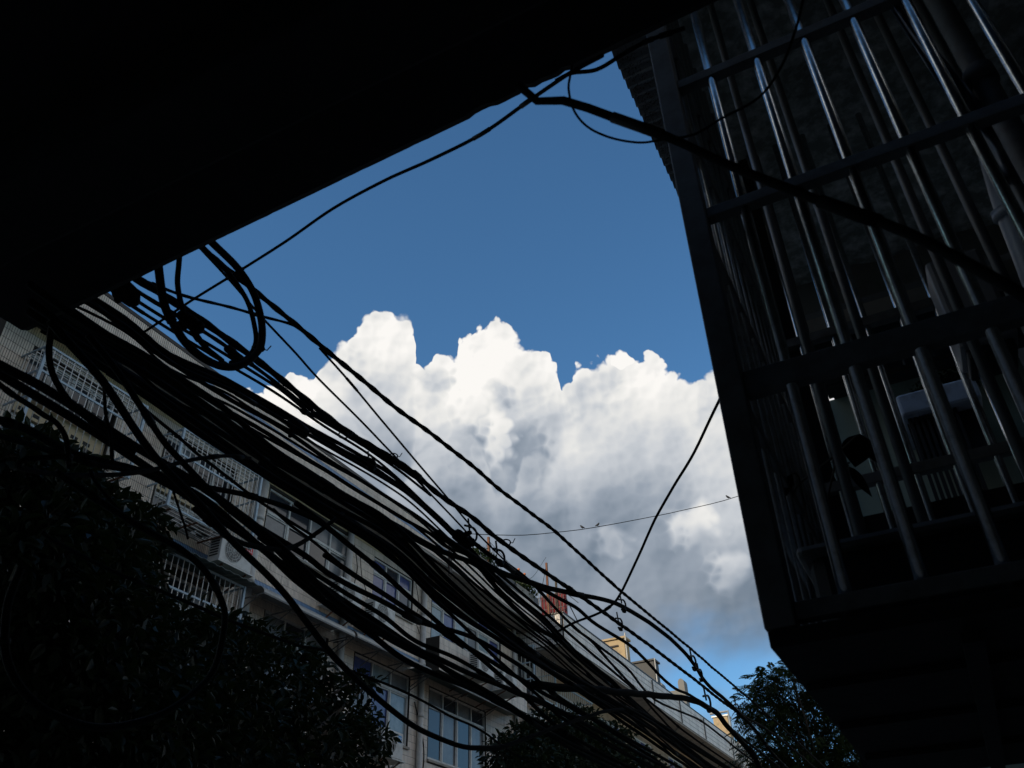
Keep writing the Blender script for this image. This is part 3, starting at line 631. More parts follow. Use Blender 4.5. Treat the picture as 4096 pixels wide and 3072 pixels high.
def grille(name, y0, y1, z0, z1, label, x=-10.42, step=0.118, rails=4, group='window cages on the tiled building', roof=None, tray=True):
    g = empty(name, far((x, (y0+y1)/2, z0)), label, 'window cage', group)
    bars = MB(); k = y0+step
    while k < y1-0.03: bars.tube([(x, k, z0), (x, k, z1)], 0.0085, 6); k += step
    k = x-step
    for yy in (y0, y1):
        k = x-step
        while k > FX+0.04: bars.tube([(k, yy, z0), (k, yy, z1)], 0.0085, 6); k -= step
    bars.build('bars', M_grille, g, f=True, smooth=True)
    r = MB(); n = rails
    for i in range(n):
        z = z0+(z1-z0)*i/(n-1); r.box(x-0.016, x+0.012, y0, y1, z-0.016, z+0.016)
        for yy in (y0, y1): r.box(FX+0.006, x-0.016, yy-0.012, yy+0.012, z-0.014, z+0.014)
    r.build('rails', M_grille_b, g, f=True)
    for yy in (y0, y1): MB().box(x-0.02, x+0.02, yy-0.022, yy+0.022, z0-0.02, z1+0.02).build('post', M_grille_b, g, f=True)
    t = MB(); k = y0+0.03                                # open slatted floor carried on brackets
    xx = FX+0.05
    while xx < x-0.02: t.box(xx, xx+0.03, y0, y1, z0-0.03, z0-0.018); xx += 0.1
    t.build('floor_slats', M_white, g, f=True)
    for i in range(4):
        yy = y0+0.1+(y1-y0-0.2)*i/3; MB().beam((FX+0.01, yy, z0-0.04), (x, yy, z0-0.035), 0.03, 0.02).build('bracket', M_rusty, g, f=True)
    if roof is not None:
        m = MB(); ny = 40; vs = []; fs = []
        for j in range(ny+1):
            yy = y0-0.12+(y1-y0+0.24)*j/ny; dz = 0.012*math.sin(j*1.9)
            vs += [(FX+0.01, yy, z1+0.16+dz), (x+0.24, yy, z1+0.02+dz), (FX+0.01, yy, z1+0.17+dz), (x+0.24, yy, z1+0.03+dz)]
        for j in range(ny): a = j*4; fs += [(a, a+1, a+5, a+4), (a+2, a+6, a+7, a+3), (a+1, a+3, a+7, a+5)]
        m.add(vs, fs).build('roof_sheet', roof, g, f=True)
    else:
        t2 = MB(); xx = FX+0.05
        while xx < x-0.02: t2.box(xx, xx+0.02, y0, y1, z1+0.017, z1+0.03); xx += 0.1
        t2.build('top_slats', M_white, g, f=True)
    # household things on the cage floor
    k = y0+0.12
    while k < y1-0.3:
        if random.random() < 0.7: MB().box(FX+0.15, FX+0.35, k, k+random.uniform(0.1, 0.22), z0-0.016, z0+random.uniform(0.08, 0.26)).build('stored_box', M_brown, g, f=True, bevel=0.01)
        k += random.uniform(0.25, 0.45)
    return g
grille('window_cage', 5.84, 7.72, 8.15, 9.46, 'white barred window cage at the far left, nearest the overhang', rails=4)
grille('window_cage', 8.55, 10.52, 8.06, 9.50, 'white barred window cage beside the thick drain pipe, upper row', rails=4)
grille('window_cage', 8.42, 10.54, 5.75, 7.33, 'white barred window cage with a dark green roof half hidden by leaves', rails=4, roof=M_awning_g)
grille('window_cage', 22.25, 23.7, 8.2, 9.6, 'dim barred window cage in the recess at the end of the tiled block', rails=4, step=0.13)

def awning(y0, y1, z, label, mt, out=0.62, drop=0.22):
    a = empty('awning', far((FX, (y0+y1)/2, z)), label, 'awning', 'awnings over the lower windows')
    m = MB(); n = 8; vs = []; fs = []
    for i in range(n+1):
        t = i/n; x = FX+0.01+out*math.sin(t*math.pi/2); zz = z+drop*(math.cos(t*math.pi/2))
        vs += [(x, y0, zz), (x, y1, zz), (x, y0, zz+0.008), (x, y1, zz+0.008)]
    for i in range(n): b = i*4; fs += [(b, b+1, b+5, b+4), (b+2, b+6, b+7, b+3)]
    fs += [(n*4, n*4+1, n*4+3, n*4+2)]
    m.add(vs, fs).build('sheet', mt, a, f=True)
    for k in range(4):
        yy = y0+0.04+(y1-y0-0.08)*k/3; m = MB()
        m.beam((FX+0.01, yy, z-0.02), (FX+out, yy, z-0.006), 0.022, 0.018); m.beam((FX+0.01, yy, z-0.26), (FX+out*0.75, yy, z-0.03), 0.016, 0.016)
        m.build('bracket', M_flat, a, f=True)
    MB().box(FX+out-0.02, FX+out+0.012, y0, y1, z-0.03, z-0.002).build('front_bar', M_flat, a, f=True)
awning(10.98, 13.72, 7.40, 'curved pale awning below the wide white window', M_awning)
awning(13.80, 16.72, 7.42, 'curved pale awning right of the drain pipe, over a curtained window', M_awning)
awning(16.66, 21.6, 7.36, 'long dark green awning under the tiled bay', M_awning_g, 0.7)

def ac_unit(y, z, label, x=-10.46, name=None, w=0.78, h=0.52, d=0.28, face='y'):
    a = empty('air_conditioner', far((x, y, z)), label, 'air conditioner', 'air conditioner units on the tiled building')
    MB().box(x-d, x, y, y+w, z, z+h).build('casing', M_ac, a, f=True, bevel=0.015)
    fr = MB(); cy, cz = y+0.30, z+h/2
    ring = lambda r: [(x+0.006, cy+r*math.cos(t), cz+r*math.sin(t)) for t in np.linspace(0, 2*math.pi, 24, endpoint=False)]
    for r in (0.21, 0.16, 0.11, 0.06): fr.tube(ring(r), 0.005, 5, closed=True)
    for t in np.linspace(0, math.pi, 6, endpoint=False): fr.tube([(x+0.009, cy-0.21*math.cos(t), cz-0.21*math.sin(t)), (x+0.009, cy+0.21*math.cos(t), cz+0.21*math.sin(t))], 0.004, 5)
    fr.build('fan_guard', M_ac, a, f=True)
    disc = MB(); c = [(x+0.0015, cy+0.205*math.cos(t), cz+0.205*math.sin(t)) for t in np.linspace(0, 2*math.pi, 28, endpoint=False)]; disc.add(c, [tuple(range(28))]); disc.build('fan_shade_disc', M_fan, a, f=True)  # flat disc on the casing, recess shade lies in its colour
    for k in range(4):                                   # fan blades
        t = k*math.pi/2+0.4; b = MB()
        b.add([(x+0.003, cy+0.03*math.cos(t), cz+0.03*math.sin(t)), (x+0.003, cy+0.19*math.cos(t), cz+0.19*math.sin(t)), (x+0.004, cy+0.18*math.cos(t+.7), cz+0.18*math.sin(t+.7)), (x+0.004, cy+0.03*math.cos(t+.9), cz+0.03*math.sin(t+.9))], [(0, 1, 2, 3)]).build('fan_blade', M_fan, a, f=True)
    v = MB()                                             # side louvres towards the viewer
    for k in range(7): v.box(x-d+0.04, x-0.05, y-0.006, y-0.0005, z+0.09+k*0.05, z+0.115+k*0.05)
    v.build('side_louvres', M_dark, a, f=True)
    b = MB(); b.box(FX+0.01, x+0.04, y-0.05, y+w+0.05, z-0.045, z-0.02); b.build('shelf', M_ac, a, f=True)
    for yy in (y+0.1, y+w-0.1): MB().beam((FX+0.01, yy, z-0.34), (x, yy, z-0.05), 0.025, 0.025).build('bracket', M_rusty, a, f=True)
    MB().tube([far((x-0.12, y+w, z+0.1))]+[far(p) for p in ((x-0.12, y+w+0.08, z+0.06), (x-0.3, y+w+0.1, z-0.05), (FX+0.03, y+w+0.08, z-0.3))], 0.018, 8).build('hose', M_pvc, a)
    return a
def text_on(parent, s, loc, size, m):
    cu = bpy.data.curves.new('lettering', 'FONT'); cu.body = s; cu.size = size; cu.extrude = 0.0008; cu.align_x = 'CENTER'; cu.align_y = 'CENTER'; cu.materials.append(m)
    t_ = bpy.data.objects.new('tmp', cu); me = bpy.data.meshes.new_from_object(t_); bpy.data.objects.remove(t_)
    o = bpy.data.objects.new('lettering', me); col.objects.link(o); o.parent = parent; o.location = Vector(loc)-wloc(parent)
    o.rotation_euler = (math.radians(90), 0, math.radians(90)); return o
a1_ = ac_unit(9.86, 7.62, 'white air conditioner with a red maker label, above the green cage roof', -10.44)
lb = MB().box(-10.4395, -10.436, 10.44, 10.62, 7.97, 8.08).build('label_plate', M_redlabel, a1_, f=True)
text_on(a1_, 'TCL', far((-10.4345, 10.53, 8.025)), 0.085*S, M_print)
ac_unit(13.25, 8.02, 'air conditioner under the right end of the wide white window', -10.5)
ac_unit(14.5, 7.98, 'air conditioner below the blue curtained window', -10.5)
ac_unit(18.4, 7.85, 'air conditioner hung on the tiled bay wall', -10.1)
ac_unit(19.7, 7.75, 'rightmost air conditioner on the bay, with a coiled cable below', -10.1)
a6 = ac_unit(15.05, 5.42, 'air conditioner with a blue sticker at the bottom edge', -10.5)
MB().box(-10.4995, -10.496, 15.64, 15.76, 5.74, 5.88).build('sticker', M_bluelabel, a6, f=True)
for k in range(3): MB().box(-10.4955, -10.494, 15.655, 15.745-0.02*k, 5.83-k*0.03, 5.842-k*0.03).build('sticker_print', M_print, a6, f=True)
ac_unit(22.5, 7.3, 'air conditioner in the shadowed recess at the end of the block', -10.6)

# drooping service wires along the facade
def facade_wire(pts, r, label):
    o = MB().tube(catmull([far((FX+0.04+0.02*random.random(), y, z)) for y, z in pts], 5), r, 5).build('service_wire', M_rubber, smooth=True); tag(o, label, 'wire')
facade_wire([(14.2, 9.7), (14.35, 9.2), (14.3, 8.7), (14.45, 8.3), (14.3, 7.9)], 0.012, 'loose black wire hanging down the pier right of the wide white window')
facade_wire([(14.4, 9.6), (14.55, 9.1), (14.75, 8.8), (14.9, 8.4)], 0.010, 'loose black wire beside the blue curtained window')
facade_wire([(16.75, 9.7), (16.9, 9.2), (16.8, 8.8), (17.0, 8.5)], 0.010, 'thin black wire on the pier right of the blue curtains')
facade_wire([(16.9, 6.9), (17.2, 6.4), (17.35, 5.9), (17.3, 5.3), (17.0, 4.8)], 0.018, 'black and white striped wire curving down beside the lowest drain pipe')

# ------------------------------------------------------------------ second building further along
b2 = empty('grey_parapet_building', far((-13, 35, 0.25)), 'grey tiled building with a long jutting parapet further along the lane', 'apartment building')
MB().box(-19, -11.02, 24.05, 62, 0.25, 9.6).build('wall', mat('warm stained render', (0.40, 0.31, 0.22), 0.9, noise=(1.2, (0.22, 0.18, 0.14), 0.45, 0.7)), b2, f=True)
B2X = -9.5
MB().box(-12, B2X, 22.42, 60, 9.56, 10.46).build('parapet', M_mortar, b2, f=True)
MB().box(-12, B2X+0.012, 22.41, 60, 10.462, 10.50).build('parapet_coping', M_tile_g, b2, f=True)
MB().box(-11.02, B2X-0.01, 22.45, 60, 9.50, 9.558).build('soffit', M_soffit, b2, f=True)
T2 = Tiles(); yy = 22.425
while yy < 60:
    for r in range(5): T2.tile(yy, yy+0.056, 9.57+0.177*r, 9.57+0.177*r+0.160, B2X+0.0005)
    yy += 0.0605
xx = -12
while xx < B2X-0.05:
    for r in range(5): T2.tile(xx, xx+0.045, 9.57+0.177*r, 9.57+0.177*r+0.160, 22.4195, axis='y')
    xx += 0.056
T2.build('parapet_tiles', M_tile_g, b2)
for y in (30.2, 33.4, 36.6, 41): MB().tube([far(p) for p in ((B2X+0.03, y, 10.4), (B2X+0.03, y, 9.6), (B2X-0.5, y+0.3, 9.3))], 0.03, 6).build('rain_spout', M_flat, b2)
o = MB().tube([(B2X+0.06, 42.2, 10.5), (B2X+0.06, 42.2, 9.4), (B2X-0.3, 42.3, 9.1), (-10.9, 42.4, 9.0)], 0.09, 10).build('drain_pipe', M_pvc, b2, f=True)
for y in (25.2, 28.6, 32, 36, 40, 45):
    for z0 in (7.6, 5.0):
        w = MB(); w.box(-11.018, -10.99, y, y+1.9, z0, z0+1.4).build('window', M_white, b2, f=True)
        for k in range(3): MB().box(-10.989, -10.982, y+0.06+k*0.61, y+0.58+k*0.61, z0+0.06, z0+1.34).build('pane', (M_glass_b, M_glass, M_glass_c)[(k+int(y)) % 3], b2, f=True)
gw = empty('window_cage', far((-10.6, 26, 7.5)), 'dim white barred cage below the start of the jutting parapet', 'window cage', 'window cages on the tiled building')
g = MB()
for k in range(16): g.tube([(-10.55, 24.4+k*0.16, 7.3), (-10.55, 24.4+k*0.16, 9.0)], 0.011, 5)
g.build('bars', M_grille, gw, f=True); g = MB()
for z in (7.3, 8.1, 9.0): g.box(-10.57, -10.53, 24.3, 26.9, z-0.02, z+0.02)
for yy in (24.3, 26.9):
    for z in (7.3, 9.0): g.box(-11.0, -10.571, yy-0.015, yy+0.015, z-0.015, z+0.015)
g.build('rails', M_grille_b, gw, f=True)
sg = MB().box(-10.3, -10.26, 27.4, 28.6, 7.35, 7.8).build('shop_sign', M_bluelabel, f=True); tag(sg, 'small blue sign board low on the grey building', 'sign')
# roof things
def rb_box(name, label, cat, x0, x1, y0, y1, z0, z1, mt, cap=None):
    e = empty(name, far(((x0+x1)/2, (y0+y1)/2, z0)), label, cat)
    MB().box(x0, x1, y0, y1, z0, z1).build('walls', mt, e, f=True, bevel=0.02)
    MB().box(x0-0.06, x1+0.06, y0-0.06, y1+0.06, z1+0.001, z1+0.07).build('cap', cap or mt, e, f=True)
    return e
e = rb_box('stair_house', 'sunlit ochre block standing on the grey building roof', 'stair house', -11.35, -10.3, 30, 30.5, 10.46, 12.02, M_ochre)
MB().tube([(-10.24, 29.97, 10.6), (-10.24, 29.97, 12.2)], 0.03, 8).build('pipe', M_pvc, e, f=True)
MB().box(-11.15, -10.55, 29.95, 29.998, 11.75, 11.80).build('ledge', M_brown, e, f=True)
e = rb_box('roof_shed', 'dark sheet metal shed behind the ochre roof block', 'shed', -11.5, -10.5, 34, 34.6, 10.46, 12.28, mat('black sheet metal', (0.035, 0.036, 0.037), 0.6))
MB().tube([(-10.44, 33.95, 10.6), (-10.44, 33.95, 12.35)], 0.025, 8).build('pipe', M_pvc, e, f=True)
e = empty('metal_vent_housing', far((-11, 38, 10.46)), 'rounded galvanised vent housings on the far roof', 'vent')
for x0, z1 in ((-11.75, 12.55), (-10.75, 12.55)):
    m = MB(); n = 10; prof = [(x0, 10.47), (x0+0.28, 10.47)]+[(x0+0.14+0.14*math.cos(t), z1-0.2+0.2*math.sin(t)) for t in np.linspace(0, math.pi, n)]
    k = len(prof); m.add([(p[0], 38, p[1]) for p in prof]+[(p[0], 38.5, p[1]) for p in prof], [tuple(range(k))[::-1], tuple(range(k, 2*k))]+[(i, (i+1) % k, k+(i+1) % k, k+i) for i in range(k)]); m.build('stack', M_fan, e, f=True)  # shade put into the grey so the stacks look out of the sun
MB().box(-11.469, -10.751, 38.1, 38.4, 10.47, 12.1).build('duct', M_fan, e, f=True)
e = rb_box('water_tank_house', 'small sunlit tank house at the far end of the parapet', 'tank house', -11.9, -11.1, 48, 48.7, 10.46, 13.1, M_ochre, M_zinc)
MB().tube([(-12.0, 47.9, 13.3), (-11.0, 47.9, 13.3), (-11.0, 47.9, 12.4)], 0.07, 8).build('pipe', M_zinc, e, f=True)
e = rb_box('roof_lamp_box', 'small white edged box on the parapet left of the ochre block', 'box', -11.0, -10.6, 27.2, 27.8, 10.501, 10.9, M_rusty, M_white)
# red tarpaulin behind bars on the roof corner
e = empty('roof_cage', far((-10.9, 25, 10.85)), 'deep red tarpaulin inside a barred roof cage', 'roof cage')
m = MB(); vs = []; fs = []; n = 24
for i in range(n+1):
    x = -11.4+0.95*i/n; dy = 0.04*math.sin(i*1.7)
    vs += [(x, 25.06+dy, 11.2), (x, 25.06+dy*0.6, 12.2), (x, 25.08+dy, 11.2), (x, 25.08+dy*0.6, 12.2)]
for i in range(n): a = i*4; fs += [(a, a+1, a+5, a+4), (a+2, a+6, a+7, a+3)]
m.add(vs, fs).build('tarpaulin', M_red, e, f=True)
g = MB()
for k in range(11): g.tube([(-11.42+k*0.1, 24.95, 10.85), (-11.42+k*0.1, 24.95, 12.35)], 0.008, 5)
for z in (11.2, 11.65, 12.1): g.tube([(-11.5, 24.93, z), (-10.3, 24.93, z)], 0.012, 5)
g.tube([(-10.42, 24.97, 11.9), (-10.3, 26.5, 10.7)], 0.02, 6)
for z in (11.2, 12.1): g.tube([(-10.42, 24.93, z), (-10.42, 26.0, z)], 0.012, 5)
g.build('bars', M_flat, e, f=True)
MB().box(-11.5, -10.35, 24.9, 26.4, 10.852, 11.19).build('plinth', M_soffit, e, f=True)
# rusty posts with guy wires and roof plants
for (x, y, h, lab) in ((-10.6, 19.9, 1.25, 'short rusty roof post left of the plants'), (-10.6, 23.9, 1.95, 'tall rusty roof post beside the red tarpaulin'), (-10.6, 24.6, 1.55, 'dark wooden roof post right of the tall rusty one')):
    p = empty('roof_post', far((x, y, 10.85)), lab, 'post', 'posts on the roof edge')
    MB().box(x-0.03, x+0.03, y-0.03, y+0.03, 10.3, 10.85+h).build('shaft', M_rusty if 'rusty roof' in lab else M_bark, p, f=True)
    g = MB()
    for k in range(4): g.tube([(x, y, 10.8+h), (x+random.uniform(-.4, .3), y+random.uniform(-1.2, 1.2), 10.9)], 0.006, 4)
    g.build('guy_wires', M_wire, p, f=True)
o = MB().tube(catmull([far(p) for p in ((-10.6, 19.9, 12.0), (-10.6, 21.5, 11.75), (-10.6, 22.6, 11.8), (-10.6, 23.9, 13.0))], 6), 0.009, 4).build('roof_wire', M_wire); tag(o, 'thin sagging wire strung between the roof posts', 'wire')

# ------------------------------------------------------------------ foliage
def foliage(name, clumps, nleaf, L0, W0, m, parent, droop=0.3, fold=0.25, pinnate=False, flat=0.0):
    C = np.array([c[:3] for c in clumps]); Rr = np.array([c[3] for c in clumps]); w = Rr**2; w /= w.sum()
    idx = rng.choice(len(clumps), nleaf, p=w)
    d = rng.normal(size=(nleaf, 3)); d /= np.linalg.norm(d, axis=1)[:, None]
    rad = rng.random(nleaf)**0.45*1.08
    P = C[idx]+d*(Rr[idx]*rad)[:, None]*np.array([1, 1, 0.8])
    ax = d*0.7+rng.normal(size=(nleaf, 3))*0.6; ax[:, 2] -= droop; ax /= np.linalg.norm(ax, axis=1)[:, None]
    up = np.array([0, 0, 1.0])+rng.normal(size=(nleaf, 3))*0.5; sd_ = np.cross(ax, up); sd_ /= np.maximum(np.linalg.norm(sd_, axis=1), 1e-6)[:, None]; nr = np.cross(sd_, ax)
    vs = []; fs = []; cs = []
    if not pinnate:
        Ls = L0*rng.uniform(0.5, 1.4, nleaf); Ws = W0*Ls/L0*rng.uniform(0.8, 1.2, nleaf)
        A = P; T = P+ax*Ls[:, None]-nr*(Ls*0.12)[:, None]; Q1 = P+ax*(Ls*0.33)[:, None]; Q2 = P+ax*(Ls*0.68)[:, None]
        l1 = Q1+sd_*Ws[:, None]*0.5+nr*(Ws*fold)[:, None]; r1 = Q1-sd_*Ws[:, None]*0.5+nr*(Ws*fold)[:, None]
        l2 = Q2+sd_*Ws[:, None]*0.42+nr*(Ws*fold*0.6)[:, None]; r2 = Q2-sd_*Ws[:, None]*0.42+nr*(Ws*fold*0.6)[:, None]
        V = np.stack([A, l1, l2, T, r2, r1], 1).reshape(-1, 3)
        base = (np.arange(nleaf)*6)[:, None]
        F = np.concatenate([base+np.array([0, 1, 2, 3]), base+np.array([0, 3, 4, 5])], 0); nper = 6
    else:
        k = 7; V = []; Ls = L0*rng.uniform(0.6, 1.2, nleaf)
        for i in range(k):
            t = (i+1.2)/(k+1.2); base = P+ax*(Ls*t)[:, None]+np.array([0, 0, -1.0])*(Ls*0.45*t*t)[:, None]
            ll = Ls*0.30*(1.0-0.5*abs(t-0.5)*1.4)
            for sgn in (-1, 1):
                dirv = sd_*sgn*0.9+ax*0.45+np.array([0, 0, -0.45]); tip = base+dirv*ll[:, None]; wv = ax*(ll*0.15)[:, None]
                mid = base+dirv*(ll*0.45)[:, None]; V.append(np.stack([base, mid+wv, tip, mid-wv], 1))
        V = np.stack(V, 1).reshape(-1, 3); q = len(V)//4; F = (np.arange(q)*4)[:, None]+np.array([0, 1, 2, 3]); nper = 4
    b = wloc(parent); V = V-np.array(b)
    me = bpy.data.meshes.new(name); nf = len(F)
    me.vertices.add(len(V)); me.vertices.foreach_set('co', V.astype(np.float32).ravel())
    me.loops.add(nf*4); me.loops.foreach_set('vertex_index', F.astype(np.int32).ravel())
    me.polygons.add(nf); me.polygons.foreach_set('loop_start', np.arange(nf, dtype=np.int32)*4)
    me.update(calc_edges=True); me.validate()
    tint = rng.normal(1.0, 0.22, len(V)//nper).clip(0.4, 1.7); tint = np.repeat(tint, nper)
    ca = np.stack([tint*rng.uniform(0.9, 1.15), tint, tint*0.9, np.ones_like(tint)], 1)
    at = me.color_attributes.new('tint', 'FLOAT_COLOR', 'POINT'); at.data.foreach_set('color', ca.astype(np.float32).ravel())
    me.materials.append(m); o = bpy.data.objects.new(name, me); col.objects.link(o); o.parent = parent; o['kind'] = 'stuff'; return o
def tree(name, label, base, clumps, nleaf, L0, W0, m, group=None, pinnate=False, trunk_r=0.14, droop=0.3, fork=None, twigs=True):
    t = empty(name, base, label, 'tree', group)
    foliage('crown', clumps, nleaf, L0, W0, m, t, droop, pinnate=pinnate)
    base = np.array(base); cen = np.mean([c[:3] for c in clumps], 0); fk = np.array(fork) if fork is not None else base+(cen-base)*0.55
    mid = (base+fk)/2+np.array([0.12, -0.08, 0])
    MB().tube(catmull([base, mid, fk], 6), list(np.linspace(trunk_r*1.25, trunk_r*0.7, 13)), 10).build('trunk', M_bark, t, smooth=True)
    lm = MB()
    for c in clumps:
        e = np.array(c[:3]); md = fk+(e-fk)*0.5+np.array([random.uniform(-.15, .15), random.uniform(-.15, .15), 0.12])
        lm.tube(catmull([fk-np.array([0, 0, 0.2]), md, e], 4), list(np.linspace(trunk_r*0.38, 0.012, 9)), 6)
        for k in range(5):
            d = _n(rng.normal(size=3)); lm.tube([e-d*0.05, e+d*c[3]*0.5+np.array([0, 0, .03]), e+d*c[3]*0.95], [0.01, 0.006, 0.003], 5)
    lm.build('branches', M_bark, t, smooth=True)
    return t
def cl(lst, mode, dx=0.0): return [(*(onX(a, b, c) if mode == 'X' else onY(a, b, c)), r) for a, b, c, r in lst]
C1 = cl([(40, 1830, -5.6, .28), (160, 1790, -6.0, .22), (250, 1910, -6.2, .33), (90, 1960, -6, .5), (330, 1960, -6.3, .22), (400, 2010, -6.3, .2), (480, 2060, -6.5, .22), (560, 2090, -6.5, .22), (630, 2115, -6.5, .15),
         (360, 2110, -6.3, .45), (150, 2200, -6, .7), (480, 2180, -6.5, .28), (570, 2190, -6.6, .18), (420, 2290, -6.4, .4), (250, 2400, -6.2, .75), (100, 2600, -6, 1.0), (600, 2330, -6.6, .13), (450, 2480, -6.5, .45), (570, 2440, -6.5, .16),
         (600, 2540, -6.6, .36), (740, 2540, -6.7, .3), (850, 2530, -6.8, .26), (960, 2550, -6.9, .3), (1080, 2580, -7, .26), (1180, 2610, -7, .24), (1240, 2680, -7, .28),
         (700, 2750, -6.5, .9), (1000, 2790, -6.8, .75), (1290, 2790, -7, .32), (1410, 2720, -7, .18), (1470, 2740, -7, .16), (1340, 2930, -7, .45), (1450, 2860, -7, .22), (1520, 2960, -7.1, .2),
         (400, 2900, -6.2, 1.0), (1100, 3050, -6.8, .8), (1380, 3080, -7, .5), (200, 3000, -6, 1.1), (700, 3150, -6.4, 1.1), (30, 2250, -5.6, .6)], 'X')
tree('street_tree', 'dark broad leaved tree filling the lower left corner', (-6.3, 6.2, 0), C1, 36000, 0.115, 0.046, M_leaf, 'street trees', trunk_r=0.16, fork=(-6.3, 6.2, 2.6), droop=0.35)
C2 = cl([(2010, 3020, -7.5, .4), (2090, 2960, -7.6, .38), (2190, 2900, -7.7, .42), (2320, 2900, -7.7, .5), (2450, 2950, -7.7, .5), (2100, 3060, -7.5, .6), (2260, 3010, -7.6, .7),
         (2400, 3040, -7.6, .7), (2540, 3050, -7.7, .5), (2200, 3130, -7.5, .8), (2400, 3140, -7.5, .9), (2600, 3110, -7.6, .6), (2280, 3280, -7.5, 1.1)], 'X')
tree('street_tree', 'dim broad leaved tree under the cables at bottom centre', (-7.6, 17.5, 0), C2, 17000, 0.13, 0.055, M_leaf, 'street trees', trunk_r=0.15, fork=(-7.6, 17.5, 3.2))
C3 = cl([(3150, 2655, 20, .16), (3175, 2715, 20, .24), (3090, 2715, 20, .2), (3040, 2735, 20, .2), (3010, 2790, 20, .22), (3080, 2790, 20.2, .32), (3170, 2800, 20.5, .36), (2990, 2840, 20, .16), (3060, 2860, 20, .32), (3140, 2890, 20, .34),
         (3010, 2920, 20, .24), (3250, 2840, 20.5, .4), (3240, 2960, 20.4, .3), (3100, 2970, 20, .34), (3340, 2930, 20.3, .4), (3030, 3000, 20, .26), (2985, 3040, 20, .2), (3110, 3060, 20, .36), (3210, 3060, 20, .4), (3320, 3040, 20, .45), (3430, 3040, 20, .45),
         (3240, 2745, 20.3, .28), (3310, 2790, 20.4, .32), (3390, 2860, 20.4, .36), (3470, 2930, 20.4, .4), (3550, 3010, 20.4, .45), (3070, 3150, 20, .5), (3250, 3180, 20, .7), (3420, 3180, 20, .7)], 'Y')
tree('tree_of_feathery_leaves', 'tree with feathery compound leaves against the blue sky, lower right', (-2.9, 20.3, 0), C3, 3900, 0.42, 0.1, M_leaf2, None, True, 0.13, 0.15, fork=(-2.9, 20.3, 3.8))
foliage('crown', [(c0[0]+0.2+0.1*k, 5.7, c0[2]+0.10+0.05*(k % 2), 0.11) for k in range(4)], 500, 0.05, 0.022, M_leaf, bp)
MB().tube([(c0[0]+0.3, 5.7, c0[2]-0.001), (c0[0]+0.3, 5.7, c0[2]+0.15)], 0.008, 6).build('stem', M_bark, bp)
for (y, x, lab, n, R0) in ((19.3, -10.5, 'pale green roof plant left of the short rusty post', 700, .28), (21.6, -10.5, 'dark leafy roof plant with orange flowers', 1300, .42)):
    e = empty('roof_plant', far((x, y, 10.85)), lab, 'plant', 'plants on the roof edge'); c = far((x, y, 11.2))
    foliage('crown', [(c[0]+random.uniform(-.2, .2), c[1]+random.uniform(-.6, .6), c[2]+random.uniform(-.1, .25), R0) for _ in range(4)], n, 0.12, 0.05, M_leaf2, e, 0.0)
    o = MB().box(x-0.2, x+0.2, y-0.55, y+0.55, 10.853, 11.06).build('trough', M_soffit, e, f=True)
    if 'orange' in lab:
        f_ = MB()
        for k in range(5): f_.ball((x+random.uniform(-.1, .1), y+random.uniform(-.3, .3), 11.66+random.uniform(-.05, .05)), 0.045, 6, 4)
        f_.build('flowers', M_flower, e, f=True)
# distant ochre wall behind the feathery tree
fb = empty('distant_ochre_house', (-6, 70, 0), 'scrap of orange wall showing through the right hand tree', 'house')
q = onY(3500, 2990, 70); MB().box(q[0]-1.2, q[0]+4, 69, 76, 0, q[2]+0.6).build('wall', M_ochre, fb)
MB().box(q[0]-1.5, q[0]+4.3, 68.7, 76.3, q[2]+0.601, q[2]+0.9).build('roof', M_brown, fb)

